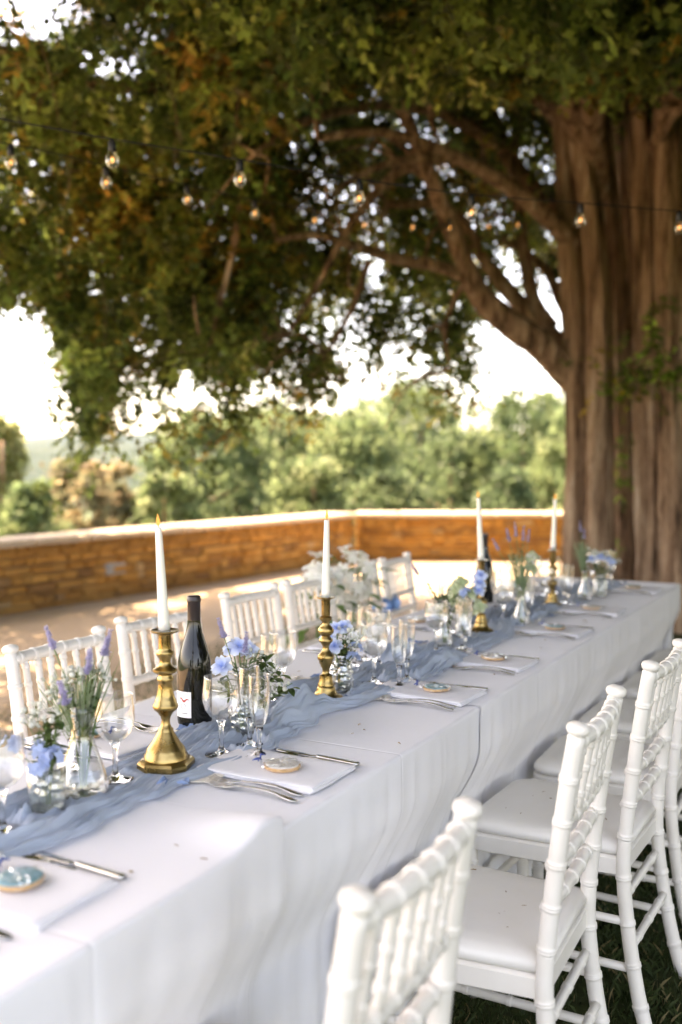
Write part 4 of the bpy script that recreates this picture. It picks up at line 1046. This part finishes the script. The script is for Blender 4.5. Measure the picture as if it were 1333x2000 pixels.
for side, YS in (('lawn', PL), ('gravel', PF)):
    for k, y in enumerate(YS):
        s = 1 if side == 'lawn' else -1                     # +1: diner sits at larger X
        rj = random.Random(k*7+(0 if s > 0 else 100)); nm = pl_name(k, side)
        xe = XN if s > 0 else XF                            # table edge in front of the diner
        if s > 0 and k == 0: xe -= .05
        hx = lambda off: xe-s*off
        rz0 = math.pi if s > 0 else 0                       # +x local points to the table middle
        jz = R(rj.uniform(-4, 4))
        o = link('napkin', NAPS[k % 4], None, loc=(hx(.160), y, TOP+.0003), rot=(0, 0, rz0+jz)); tag(o, 'folded white napkin at the '+nm, 'napkin', 'napkins at the places')
        for q, (dy, dx, lab) in enumerate(((-.104, .035, 'inner'), (-.137, .028, 'outer'))):
            o = link('dinner_fork', FORK, None, loc=(hx(dx+.0), y+s*dy, TOP+.0008), rot=(0, 0, rz0+R(-3+rj.uniform(-3, 3)) + (R(6) if q == 0 else 0)))
            tag(o, '%s silver fork at the %s' % (lab, nm), 'fork', 'forks at the places')
        o = link('table_knife', KNIFE, None, loc=(hx(.03), y+s*.108, TOP+.0008), rot=(0, 0, rz0+R(rj.uniform(-4, 2)))); tag(o, 'silver table knife at the '+nm, 'knife', 'knives at the places')
        o = link('dessert_spoon', SPOON, None, loc=(hx(.045), y+s*.087, TOP+.0008+.0), rot=(0, 0, rz0+R(rj.uniform(0, 4)))); tag(o, 'silver spoon at the '+nm, 'spoon', 'spoons at the places')
        blue = (k % 2 == 0) if s > 0 else (k % 2 == 1)
        cookie_thing((hx(.138+rj.uniform(-.008, .008)), y+rj.uniform(-.012, .012), TOP+.0135), blue, ('blue marbled' if blue else 'white')+' iced round biscuit in cellophane at the '+nm, rz0+R(rj.uniform(-25, 25)))
        if s > 0 or k > 0:
            card_thing((hx(.262), y-s*.115, TOP+.004), rz0+R(28+rj.uniform(-8, 8)), 'small cream name card at the '+nm)
            ribbon_thing((hx(.285), y-s*.185, TOP+.0003), rj.uniform(0, 3), 'torn blue ribbon scrap at the '+nm, k+s*20)

# ------------------------------------------------------------------ vases and flowers
def lerp3(a, b, t): return tuple(x+(y-x)*t for x, y in zip(a, b))
def petal_mesh(name, L, wd, c_in, c_out, curl=.4, notch=0):
    m = MB(); nu, nv = 6, 5
    V = []; cols = []
    for i in range(nu):
        u = i/(nu-1); w_ = wd*math.sin(math.pi*min(.97, .12+.80*u))**.7*.5
        for j in range(nv):
            v = j/(nv-1)*2-1
            x = L*u*(1-notch*(1-abs(v))*u**4*.12); V.append((x, v*w_, .35*L*u-curl*L*u*u+.10*L*v*v*u-.03*L*math.sin(v*7)*u)); cols.append(lerp3(c_in, c_out, u))
    m.grid(V, nu, nv); m.c = cols; return m.mesh(name, M['petal'])
BLUE_P = petal_mesh('petal', .027, .022, (.36, .48, .80), (.74, .81, .92), .5, 1); BLUE_Q = petal_mesh('petal', .017, .013, (.22, .36, .74), (.55, .66, .88), .15)
SMALLB = petal_mesh('petal', .013, .011, (.55, .65, .86), (.42, .55, .82), .4)
WHITE_P = petal_mesh('petal', .046, .026, (.82, .84, .76), (.88, .88, .88), .40); GREENW = petal_mesh('petal', .030, .028, (.45, .55, .30), (.66, .70, .52), .5)
def blossom(parent, pos, direction, petals, inner=None, n=6, n2=5, centre=None, seed=0, s=1.0):
    r = random.Random(seed); q = Vector(direction).to_track_quat('Z', 'Y')
    b = bpy.data.objects.new('blossom', None); COL.objects.link(b); b.empty_display_size = .01
    b.parent = parent; b.location = pos; b.rotation_mode = 'QUATERNION'; b.rotation_quaternion = q; b.scale = (s, s, s)
    for k in range(n):
        link('petal', petals, b, rot=(r.uniform(-.2, .2), r.uniform(-.25, .2), 2*math.pi*k/n+r.uniform(-.15, .15)), scale=(r.uniform(.9, 1.1),)*3)
    if inner:
        for k in range(n2): link('petal', inner, b, loc=(0, 0, .002), rot=(0, r.uniform(-.7, -.35), 2*math.pi*(k+.5)/n2+r.uniform(-.2, .2)))
    return b
def sprig_leaf(m, p, d, L, wd, col, up=(0, 0, 1), bend=.3):
    d = Vector(d).normalized(); sd = d.cross(Vector(up)); sd = sd.normalized() if sd.length > .01 else Vector((1, 0, 0)); nn = sd.cross(d)
    V = []
    for i in range(5):
        u = i/4; w_ = wd*math.sin(math.pi*(.06+.93*u))**.8*.5; c = Vector(p)+d*L*u-nn*L*bend*u*u
        V += [c-sd*w_+nn*w_*.3, c, c+sd*w_+nn*w_*.3]
    m.grid(V, 5, 3, col)
def stem_path(r, top, spread0=.006, base=(0, 0, .012)):
    b = Vector(base)+Vector((r.uniform(-spread0, spread0), r.uniform(-spread0, spread0), 0)); top = Vector(top)
    mid = b.lerp(top, .55)+Vector(((b.x-top.x)*.22, (b.y-top.y)*.22, 0)); return smooth_path([b, mid, top], 5)
def lavender(parent, base, tip, L, r, col1=(.36, .33, .50), col2=(.52, .49, .66)):
    base = Vector(base); tip = Vector(tip); d = (tip-base).normalized(); a, b = frame_of(d); m = MB()
    n = 10
    for i in range(n):
        t = i/(n-1); c = base+d*L*t; rad = .0088*(1-.5*t)*(.75+.5*r.random())
        for k in range(6):
            an = 2*math.pi*(k+r.random()*.6)/6+i*.5; u = a*math.cos(an)+b*math.sin(an); col = lerp3(col1, col2, r.random())
            L2 = rad*r.uniform(.9, 1.5)
            sprig_leaf(m, c+u*.0012, u+d*r.uniform(.35, .8), L2, L2*.55, col, d, r.uniform(-.2, .3))
            sprig_leaf(m, c+u*.0012+d*.0015, u+d*r.uniform(.9, 1.5), L2*.8, L2*.5, lerp3(col, (.55, .52, .74), .4), a, 0)
    m.obj('lavender_spike', M['petal'], parent)
def arrangement(name, loc, label, seed, stems, base_z=.012, rz=0):
    """stems: list of (kind, (x right, y ahead, z up) tip offsets from the vase foot in camera axes)"""
    r = random.Random(seed); root = empty(name, loc, rz, label, 'flowers', 'flowers in vases along the runner')
    st = MB(); lv = MB(); bd = MB()
    for kind, tip in stems:
        tp = W(tip[0], tip[1], tip[2]); P = stem_path(r, tp, base=(0, 0, base_z)); d = (P[-1]-P[-4]).normalized()
        if kind == 'lav':
            st.tube(P, .0012, 5, cap=False); lavender(root, P[-1], P[-1]+d, r.uniform(.042, .055), r)
            for q in range(5):
                i = -2-q; u = Vector((r.uniform(-1, 1), r.uniform(-1, 1), .6)); sprig_leaf(lv, P[i], u, .018, .004, (.09, .12, .08))
            for q in range(4): sprig_leaf(bd, P[-1]-d*(.006+.007*q), Vector((r.uniform(-1, 1), r.uniform(-1, 1), .4)), .006, .005, (.10, .09, .14))
        elif kind == 'blue':
            st.tube(P, .0017, 5, cap=False); f = W(r.uniform(-.4, .4), -.75, .55).normalized()
            blossom(root, P[-1], f+d*.4, BLUE_P, BLUE_Q, 6, 4, seed=r.randint(0, 999))
        elif kind == 'smallblue':
            st.tube(P, .0011, 5, cap=False)
            for q in range(5):
                f = Vector((r.uniform(-1, 1), r.uniform(-1, 1), r.uniform(0, 1))); blossom(root, P[-1]+f*.014, f, SMALLB, None, 5, seed=r.randint(0, 999))
        elif kind == 'white':
            st.tube(P, .0018, 5, cap=False)
            for q in range(4):
                f = Vector((r.uniform(-1, 1), r.uniform(-1, 1), r.uniform(.1, 1))); blossom(root, P[-1]+f*.012, f, GREENW, None, 4, seed=r.randint(0, 999), s=.9)
        elif kind == 'gyp':                                  # white filler buds on branched stems
            st.tube(P, .0009, 4, cap=False)
            for q in range(11):
                f = Vector((r.uniform(-1, 1), r.uniform(-1, 1), r.uniform(.1, 1.2))).normalized(); e = P[-3]+f*r.uniform(.012, .030)
                st.tube([P[-3], e], .0005, 4, cap=False); rr = r.uniform(.0026, .0060)
                bd.lathe([(0, -rr), (rr*.8, -rr*.6), (rr, 0), (rr*.8, rr*.6), (0, rr)], 6, tuple(e), (.72, .73, .66))
        elif kind == 'grass':
            c = lerp3((.10, .18, .05), (.24, .32, .13), r.random()); n = len(P); V = []
            sd = Vector((r.uniform(-1, 1), r.uniform(-1, 1), 0)).normalized()
            for i, p in enumerate(P):
                w_ = .0026*(1-(i/(n-1))**2)+.0003; V += [p-sd*w_, p+sd*w_]
            lv.grid(V, n, 2, c)
        elif kind == 'fern':
            st.tube(P, .0012, 4, cap=False); sd = d.cross(Vector((0, 0, 1))).normalized()
            for i in range(3, len(P)):
                for s in (-1, 1): sprig_leaf(lv, P[i], sd*s+d*.5, .030, .011, lerp3((.07, .13, .05), (.14, .20, .09), r.random()))
            sprig_leaf(lv, P[-1], d, .022, .007, (.12, .18, .08))
        elif kind == 'leafy':
            st.tube(P, .0014, 5, cap=False)
            for i in range(4, len(P)):
                for s in range(4):
                    u = Vector((r.uniform(-1, 1), r.uniform(-1, 1), r.uniform(-.1, .9))); sprig_leaf(lv, P[i], u, r.uniform(.02, .034), r.uniform(.010, .016), lerp3((.04, .085, .022), (.12, .17, .05), r.random()))
        elif kind == 'tuft':                                 # fine feathery green
            for q in range(28):
                t2 = tp+Vector((r.uniform(-.03, .03), r.uniform(-.03, .03), r.uniform(-.03, .02))); Pq = stem_path(r, t2, base=(0, 0, base_z))
                V = []
                for i, p in enumerate(Pq[5:]): V += [p-Vector((.0011, 0, 0)), p+Vector((.0011, 0, 0))]
                lv.grid(V, len(Pq)-5, 2, lerp3((.16, .24, .12), (.28, .36, .22), r.random()))
    if st.v: st.obj('stems', M['stem'], root)
    if lv.v: tag(lv.obj('leaves', M['leaf'], root), kind='stuff')
    if bd.v: tag(bd.obj('buds', M['petal'], root), kind='stuff')
    return root
def vase_lathe(name, p, outer, th, mat, label, seg=36, wob=None, base=True):
    root = empty(name, p, 0, label, 'vase')
    inner = [(max(r-th, 0), max(z, .008)) for r, z in reversed(outer)]
    MB().lathe(outer+inner+[(0, .008)], seg, wob=wob).obj('vase_wall', mat, root)
    r0 = outer[0][0]
    MB().lathe([(0, .0004), (r0*.97, .0004), (r0*1.0, .003), (r0*.93, .0075), (0, .0075)], seg).obj('vase_base', M['base_glass'], root)
    return root
# 1 small frosted tumbler with blue sprigs
p = on_table(93, 1585, .034)
vase_lathe('glass_tumbler', p, [(.030, .002), (.0325, .012), (.033, .05), (.0335, .082)], .0022, M['ribbed'], 'small moulded glass tumbler holding blue sprigs by the carafe vase')
arrangement('flower_sprigs', p, 'small blue blossoms and green sprigs in the moulded tumbler', 1, [('smallblue', (-.010, -.01, .105)), ('smallblue', (.018, -.02, .10)), ('smallblue', (-.005, -.03, .085)), ('smallblue', (-.055, 0, .115)), ('gyp', (-.02, .01, .19)), ('gyp', (-.035, 0, .17)), ('leafy', (.02, .01, .165)), ('grass', (.03, 0, .21)), ('leafy', (.0, 0, .15)), ('gyp', (.03, .0, .18))])
# 2 clear carafe with lavender
p = on_table(163, 1550, .05)
vase_lathe('glass_carafe', p, [(.044, .002), (.0475, .008), (.047, .020), (.041, .042), (.032, .068), (.023, .095), (.0195, .112), (.0190, .130), (.0200, .150), (.0215, .165)], .0016, M['glass'], 'clear waisted glass carafe vase holding lavender and grasses')
arrangement('lavender_bouquet', p, 'loose bouquet of lavender, white buds and grasses in the glass carafe', 2,
    [('lav', (-.052, .01, .265)), ('lav', (.040, .0, .255)), ('lav', (.016, -.02, .225)), ('lav', (-.018, -.04, .175)), ('gyp', (-.03, -.01, .235)), ('gyp', (-.045, 0, .21)), ('gyp', (.005, .01, .25)), ('gyp', (.0, -.02, .24)), ('gyp', (.05, .01, .235)), ('gyp', (-.06, .0, .20)), ('gyp', (.025, 0, .25)), ('gyp', (-.015, .01, .245)),
     ('grass', (.075, .0, .255)), ('grass', (.06, .01, .27)), ('grass', (-.02, 0, .265)), ('grass', (.03, .02, .245)), ('tuft', (-.035, .0, .215)), ('tuft', (.0, -.01, .21)), ('tuft', (.022, .0, .215)), ('tuft', (-.05, .01, .20)), ('grass', (.02, -.01, .23)), ('grass', (.045, 0, .22)), ('leafy', (.012, 0, .19))])
# 3 cut glass bottle vase with blue flowers
p = on_table(473, 1432, .034)
def sq(an, z): return 1+.06*abs(math.cos(2*an))**4
vase_lathe('cut_glass_vase', p, [(.029, .002), (.031, .010), (.031, .065), (.027, .078), (.0165, .088), (.0150, .096), (.0185, .104)], .002, M['cut'], 'pressed glass bottle vase behind two champagne flutes', wob=sq)
arrangement('blue_bouquet', p, 'bouquet of pale blue blossoms with lavender and trailing white sprigs', 3,
    [('blue', (-.040, -.035, .158)), ('blue', (-.005, .0, .195)), ('blue', (.012, .02, .185)), ('blue', (-.022, .02, .188)), ('lav', (-.038, .0, .215)), ('lav', (.008, -.01, .178)), ('leafy', (.05, -.01, .155)), ('leafy', (.085, -.02, .135)), ('leafy', (.11, -.02, .105)), ('gyp', (.115, -.03, .12)), ('gyp', (.07, 0, .165)), ('gyp', (.04, 0, .19)), ('gyp', (.09, -.01, .155)), ('fern', (-.01, -.02, .15)), ('leafy', (-.045, -.01, .12)), ('leafy', (.02, -.02, .145)), ('grass', (.0, -.01, .17)), ('grass', (-.01, -.02, .16)), ('gyp', (.10, -.01, .10)), ('leafy', (.06, .0, .17)), ('fern', (.02, -.02, .16))])
# 4 square cut glass bottle
p = on_table(667, 1350, .034)
vase_lathe('cut_glass_vase', p, [(.028, .002), (.030, .008), (.030, .064), (.027, .075), (.0150, .082), (.0140, .090), (.0170, .098)], .002, M['cut'], 'square cut glass bottle vase beside the round footed candlestick', wob=lambda an, z: 1+.10*abs(math.sin(2*an))**2)
arrangement('blue_bouquet', p, 'two large pale blue blossoms with white sprigs beside the round footed candlestick', 4,
    [('blue', (-.018, -.03, .125)), ('blue', (-.012, .01, .165)), ('blue', (.005, .02, .168)), ('blue', (-.035, .01, .14)), ('gyp', (.03, -.01, .145)), ('gyp', (.04, 0, .135)), ('gyp', (.02, .01, .17)), ('leafy', (.015, -.01, .13)), ('leafy', (.0, -.02, .12)), ('smallblue', (.038, -.02, .115)), ('smallblue', (.03, -.03, .095)), ('gyp', (.05, 0, .15))])
# 5 bud vases near the third candlestick
p = on_table(868, 1262, .03)
vase_lathe('bud_vase', p, [(.026, .002), (.028, .010), (.026, .040), (.016, .075), (.012, .100), (.014, .115)], .0016, M['glass'], 'slim clear bud vase with fern and lavender beside the green white bloom')
arrangement('fern_bouquet', p, 'fern fronds with one lavender sprig and mauve flowers', 5, [('fern', (-.03, 0, .17)), ('fern', (.01, 0, .18)), ('fern', (-.015, -.01, .155)), ('fern', (.04, 0, .165)), ('fern', (-.05, 0, .20)), ('lav', (-.085, .01, .235)), ('smallblue', (.055, 0, .17)), ('smallblue', (.07, .01, .175)), ('leafy', (-.02, 0, .15)), ('leafy', (.0, 0, .16)), ('fern', (.09, .0, .19))])
p = on_table(905, 1245, .03)
vase_lathe('bud_vase', p, [(.027, .002), (.030, .010), (.028, .040), (.015, .070), (.011, .095), (.014, .108)], .0016, M['glass'], 'slim clear bud vase with greenish white bloom and blue flowers')
arrangement('mixed_bouquet', p, 'greenish white bloom with bright blue flowers in front of a candlestick', 6, [('white', (-.03, -.01, .165)), ('white', (.015, -.02, .15)), ('white', (-.01, .01, .185)), ('white', (-.035, -.02, .135)), ('blue', (.055, .0, .19)), ('blue', (.05, -.01, .165)), ('blue', (.06, .01, .215)), ('leafy', (.02, 0, .13)), ('leafy', (-.01, 0, .12)), ('white', (.05, -.02, .10))])
# 6 tall slender vase with lavender
p = on_table(1018, 1222, .03)
vase_lathe('bud_vase', p, [(.030, .002), (.033, .010), (.028, .040), (.014, .085), (.011, .130), (.013, .160)], .0016, M['glass'], 'tall slender clear vase with lavender between the two farther candlesticks')
arrangement('lavender_bouquet', p, 'tall lavender bunch with white flowers between the two farther candlesticks', 7, [('lav', (-.045, 0, .31)), ('lav', (-.02, 0, .33)), ('lav', (.005, 0, .315)), ('lav', (.022, 0, .31)), ('lav', (-.085, 0, .28)), ('fern', (-.03, 0, .26)), ('fern', (.0, 0, .27)), ('fern', (.03, 0, .24)), ('grass', (-.05, 0, .27)), ('tuft', (-.02, 0, .25)), ('tuft', (.02, 0, .24)), ('gyp', (.04, 0, .29)), ('gyp', (.045, 0, .26)), ('white', (.04, .0, .25)), ('white', (.03, 0, .21))])
# 7 vases at the tree end
p = on_table(1142, 1172, .03)
vase_lathe('bud_vase', p, [(.028, .002), (.031, .010), (.027, .040), (.014, .080), (.011, .120), (.013, .145)], .0016, M['glass'], 'slender clear vase with lavender at the tree end of the table')
arrangement('lavender_bouquet', p, 'lavender and green sprigs at the tree end of the table', 8, [('lav', (-.02, 0, .30)), ('lav', (-.005, 0, .27)), ('fern', (-.03, 0, .24)), ('fern', (.01, 0, .23)), ('tuft', (-.02, 0, .24)), ('gyp', (.03, 0, .24)), ('gyp', (.05, 0, .22)), ('grass', (-.05, 0, .25)), ('leafy', (0, 0, .2))])
p = on_table(1172, 1165, .03)
vase_lathe('cut_glass_vase', p, [(.029, .002), (.031, .010), (.031, .065), (.027, .078), (.0165, .088), (.0150, .096), (.0185, .104)], .002, M['cut'], 'pressed glass vase with blue flowers at the tree end of the table')
arrangement('blue_bouquet', p, 'blue flowers with white buds at the tree end of the table', 9, [('blue', (-.04, 0, .17)), ('blue', (.0, 0, .18)), ('blue', (.03, 0, .17)), ('smallblue', (.05, 0, .15)), ('gyp', (.07, 0, .18)), ('gyp', (.09, 0, .17)), ('gyp', (-.02, 0, .22)), ('leafy', (.02, 0, .15)), ('leafy', (-.02, 0, .14)), ('gyp', (.02, 0, .21))])

# ------------------------------------------------------------------ blue gauze runner
def build_runner():
    ya, yb = -.40, 5.02; nu, nv = 900, 112
    ys = np.linspace(ya, yb, nu); V = np.zeros((nu, nv, 3))
    nz = lambda f, s: fnoise(ys[:, None], f, s, 2)
    cen = -1.245+.028*nz(.9, 1); wid = .24+.04*nz(1.3, 2); wl = wid*.5+.012*nz(6, 3); wr = wid*.5+.012*nz(7, 4)
    for j in range(nv):
        v = j/(nv-1)*2-1
        x = cen + np.where(v < 0, v*wl, v*wr) + .004*nz(9, 20)
        V[:, j, 0] = x; V[:, j, 1] = ys
        u = v + .28*nz(1.1, 5) + .10*nz(3.2, 6)
        f = .50*np.abs(np.sin(u*5.5+1.2*nz(.9, 7)))**1.2 + .42*(1-np.abs(np.sin(u*10+1.6*nz(1.6, 8)+.8)))**1.3 + .34*(1-np.abs(np.sin(u*19+2.2*nz(2.2, 9))))**1.5+.22*(1-np.abs(np.sin(u*34+3*nz(3, 12)+ys*2)))**1.6+.10*np.sin(u*60+4*nz(4, 14)+ys*4)
        big = .55+.45*nz(1.5, 10)
        edge = np.clip((1-abs(v))*5, 0, 1)
        V[:, j, 2] = (.0035 + (.003+.029*np.clip(f, 0, 2)*np.clip(big, .25, 1.2))*(.35+.65*edge)*(.7 if abs(v) > .9 else 1))
    X = V[:, :, 0].ravel(); Y = V[:, :, 1].ravel(); Z = V[:, :, 2].ravel()
    # raised bunch of cloth between the flutes and the second candlestick
    for (px, py, rx, h) in ((585, 1402, .045, .050), (560, 1420, .03, .02), (770, 1290, .05, .035), (860, 1300, .05, .02), (1000, 1230, .07, .022)):
        c = at_z(px, py, TZ); rr = np.sqrt(((X-c.x)/rx)**2+((Y-c.y)/(rx*1.9))**2)
        Z += h*np.exp(-rr**2.4)*(1+.25*np.sin((X-c.x)*110+(Y-c.y)*55))
    for (fx, fy, fr) in FOOT:
        dd = np.hypot(X-fx, Y-fy); k = sstep(fr*.92, fr*.92+.020, dd); Z = Z*k+.0048*(1-k)
    Z = np.clip(Z, .0035, .09)
    Vw = np.stack([X, Y, Z+TZ+.0045], 1); I = np.arange(nu*nv).reshape(nu, nv)
    F = np.stack([I[:-1, :-1].ravel(), I[:-1, 1:].ravel(), I[1:, 1:].ravel(), I[1:, :-1].ravel()], 1)
    # end falls over nothing: it stops just before the table end
    return link('table_runner', np_mesh('table_runner', Vw, F, M['runner'], smooth=True))
tag(build_runner(), 'crinkled dusty blue gauze runner gathered along the middle of the table', 'runner')

# ------------------------------------------------------------------ bouquets and sashes on the gravel-side chairs
def chair_bouquet(cpos, label, seed, tall=.30):
    r = random.Random(seed); root = empty('white_bouquet', cpos, 0, label, 'flowers', None)
    lv = MB(); st = MB()
    for k in range(30):
        f = Vector((r.gauss(0, 1), r.gauss(0, 1), r.gauss(.3, 1))).normalized(); q = r.uniform(.55, 1.15)
        pos = Vector((f.x*.095*q, f.y*.085*q, .0+f.z*.13*q)); blossom(root, pos, f, WHITE_P, None, 6, seed=seed*50+k, s=r.uniform(.7, 1.05))
        st.tube([pos, pos*.4+Vector((0, 0, -.05))], .002, 4, cap=False)
    for k in range(78):
        t = r.random()**.7; a = r.uniform(0, 6.28); rad = .08+.07*r.random()*(1-.6*t); q = Vector((math.cos(a)*rad, math.sin(a)*rad*.8, .10-tall*1.5*t))
        sprig_leaf(lv, q, Vector((math.cos(a), math.sin(a), .5-1.3*t)), r.uniform(.05, .095), r.uniform(.022, .04), lerp3((.05, .13, .03), (.15, .26, .07), r.random()))
    for k in range(6): st.tube([(0, 0, .02), (r.uniform(-.03, .03), r.uniform(-.02, .02), -tall*1.2)], .003, 5, cap=False)
    st.obj('stems', M['stem'], root); tag(lv.obj('leaves', M['leaf'], root), kind='stuff'); return root
def sash(path, wd, mat, label, cat='ribbon', seed=0, name='ribbon'):
    r = random.Random(seed); P = smooth_path(path, 8); V = []; ph = r.uniform(0, 6)
    for i, p in enumerate(P):
        t = i/(len(P)-1)
        for j in range(6):
            v = j/5-.5; V.append(p+W(v*wd, .010*math.sin(v*14+ph+t*4), 0))
    o = MB().grid(V, len(P), 6).obj(name, mat, None); return tag(o, label, cat)
c4, r4 = FC[3]; c5, r5 = FC[4]; c6, r6 = FC[5]
def local(c, rz, x, y, z): return Vector((c.x+x*math.cos(rz)-y*math.sin(rz), c.y+x*math.sin(rz)+y*math.cos(rz), z))
chair_bouquet(at_d(625, 1150, 4.16), 'white flower bouquet hanging on the chair back with the champagne sash', 1, .26)
chair_bouquet(at_d(690, 1128, 4.42), 'white flower bouquet with long green leaves tied beside the blue bow', 2, .34)
def c4p(y, z, back=-.03): return local(c4, r4, back, y, z)
sash([at_d(534, 1152, 3.86), at_d(520, 1200, 3.86), at_d(515, 1255, 3.86), at_d(514, 1310, 3.84)], .055, M['beigesash'], 'champagne sash hanging from a chair back near the white bouquet', seed=3, name='chair_sash')
bow = empty('ribbon_bow', local(c6, r6, .045, -.165, .68), r6, 'bright blue ribbon bow tied to the chair back next to white bouquet', 'ribbon')
bow.scale = (1.4, 1.4, 1.25)
for s in (-1, 1):
    m = MB(); P = smooth_path([(0, 0, 0), (-.02, s*.05, .035), (-.015, s*.085, .0), (-.01, s*.05, -.025), (0, 0, 0)], 6)
    V = []
    for p in P: V += [p+Vector((-.018, 0, 0)), p+Vector((.018, 0, 0))]
    m.grid(V, len(P), 2).obj('bow_loop', M['bluesash'], bow)
    V = []
    for p in smooth_path([(0, 0, 0), (-.02, s*.035, -.09), (-.01, s*.06, -.19), (-.02, s*.075, -.27)], 6): V += [p+Vector((0, -.016, 0)), p+Vector((.005, .016, 0))]
    MB().grid(V, 19, 2).obj('ribbon_tail', M['bluesash'], bow)
MB().lathe([(0, -.016), (.014, -.01), (.016, 0), (.014, .01), (0, .016)], 10).obj('knot', M['bluesash'], bow)

# ------------------------------------------------------------------ festoon lights
def make_bulb_meshes():
    so_ = MB().lathe([(0, .052), (.006, .052), (.0085, .046), (.0135, .042), (.0140, .012), (.0125, .010), (0, .010)], 12).mesh('socket', M['cable'])
    gl = MB().lathe([(.0115, .012), (.0130, .005), (.0185, -.004), (.0225, -.017), (.0225, -.026), (.0185, -.038), (.0105, -.0455), (0, -.048)], 20).mesh('bulb', M['bulb'])
    fi = MB()
    for k in range(4):
        a = k*math.pi/2; fi.tube([(.0035*math.cos(a), .0035*math.sin(a), -.010), (.0040*math.cos(a+.5), .0040*math.sin(a+.5), -.027)], .0007, 5)
    return so_, gl, fi.mesh('filament', M['filament'])
SO, GL, FI = make_bulb_meshes()
def festoon(bulbs, ends, label):
    P = [at_d(*e) for e in ends[:1]] + [at_d(b[0], b[1], b[2])+Vector((0, 0, .072)) for b in bulbs] + [at_d(*e) for e in ends[1:]]
    root = empty('festoon_lights', P[0], 0, label, 'string lights'); o0 = P[0]
    MB().tube([p-o0 for p in smooth_path(P, 8)], .0024, 6).obj('cable', M['cable'], root)
    for p in P[1:-len(ends)+1 or None]:
        q = p-o0-Vector((0, 0, .052))
        s = link('socket', SO, root, loc=q); link('bulb', GL, s); link('filament', FI, s)
    return root
festoon([(-40, 270, 3.35), (220, 313, 3.5), (469, 351, 3.68), (702, 388, 3.85), (921, 416, 4.0), (1134, 431, 4.2), (1327, 445, 4.4), (1520, 452, 4.6)], [(-330, 200, 3.1), (1800, 430, 5.0)], 'nearer string of clear globe bulbs on black cable crossing the canopy')
festoon([(22, 318, 4.0), (208, 357, 4.4), (366, 390, 4.9), (498, 417, 5.45), (615, 431, 6.05), (712, 440, 6.6), (806, 445, 7.1), (879, 446, 7.5), (955, 443, 7.85), (1012, 440, 8.1), (1088, 441, 8.25)], [(-200, 260, 3.6), (1112, 420, 8.42)], 'receding string of small glowing bulbs running to the big trunk')

# ------------------------------------------------------------------ litter and grass
m = MB(); r = random.Random(4)
for k in range(150):
    if k < 95: x = r.uniform(XF+.03, XN-.02); y = r.uniform(.7, 5.0); z = TOP+.0012
    else:
        c = r.randint(0, 6); x = LX[c]-r.uniform(.12, .38); y = CHAIRS_L[c]+r.uniform(-.13, .13); z = .430+.0425
    if k < 95 and -1.40 < x < -1.08: continue
    a = r.uniform(0, 6.28); L = r.uniform(.004, .014); wd = r.uniform(.0006, .0014)
    m.tube([(x-L*math.cos(a)/2, y-L*math.sin(a)/2, z), (x, y, z+.001), (x+L*math.cos(a)/2, y+L*math.sin(a)/2, z)], wd, 4)
tag(m.obj('fallen_needles', M['litter'], None), 'dry brown tree needles scattered on the cloth and seats', 'needles', kind='stuff')
def grass_patch(n, x0, x1, y0, y1, h0, h1, seed, dens=None):
    r = np.random.default_rng(seed); x = r.uniform(x0, x1, n); y = r.uniform(y0, y1, n)
    keep = fnoise(np.stack([x, y], 1), 2.2, seed, 3)+r.uniform(-.4, .9, n) > -.1; x, y = x[keep], y[keep]; n = len(x)
    h = r.uniform(h0, h1, n)*(1+.4*fnoise(np.stack([x, y], 1), 3, seed+1, 2)); a = r.uniform(0, 6.28, n); wd = r.uniform(.0007, .0015, n); le = h*r.uniform(.2, 1.1, n); b = r.uniform(0, 6.28, n)
    c, s = np.cos(a)*wd, np.sin(a)*wd; z0 = np.zeros(n)-.003
    V = np.stack([np.stack([x-c, y-s, z0], 1), np.stack([x+c, y+s, z0], 1), np.stack([x+c*.6+np.cos(b)*le*.35, y+s*.6+np.sin(b)*le*.35, h*.6], 1), np.stack([x+np.cos(b)*le, y+np.sin(b)*le, h], 1)], 1).reshape(-1, 3)
    t = r.random((n, 1)); col = np.array([.025, .045, .012])*(1-t)+np.array([.06, .085, .028])*t
    dry = r.random((n, 1)) < .08; col = np.where(dry, np.array([.24, .19, .09]), col)
    return V, np.arange(len(V)).reshape(-1, 4), np.repeat(col, 4, 0)
V, F, T = grass_patch(150000, -1.0, 1.9, 1.1, 5.6, .015, .042, 5)
tag(link('lawn_grass', np_mesh('lawn_grass', V, F, M['grass'], T)), 'short dark green lawn under the white chairs', 'grass', kind='stuff')
V, F, T = grass_patch(26000, -4.3, -1.7, 1.5, 7.5, .015, .045, 6)
tag(link('lawn_grass', np_mesh('lawn_grass', V, F, M['grass'], T)), 'sparse grass growing at the edge of the gravel', 'grass', kind='stuff')

# ------------------------------------------------------------------ haze
hz = bpy.data.materials.new('haze'); hz.use_nodes = True; nt = hz.node_tree; nt.nodes.clear()
pv = nt.nodes.new('ShaderNodeVolumePrincipled'); pv.inputs['Density'].default_value = .00006; pv.inputs['Color'].default_value = (.60, .76, 1, 1); pv.inputs['Anisotropy'].default_value = .2
oo = nt.nodes.new('ShaderNodeOutputMaterial'); nt.links.new(pv.outputs[0], oo.inputs['Volume'])
o = MB().box((-5900, -5900, -75), (5900, 5900, 140)).obj('haze', hz, None, smooth=False); tag(o, 'pale blue haze lying over the far hills', 'haze', kind='stuff')
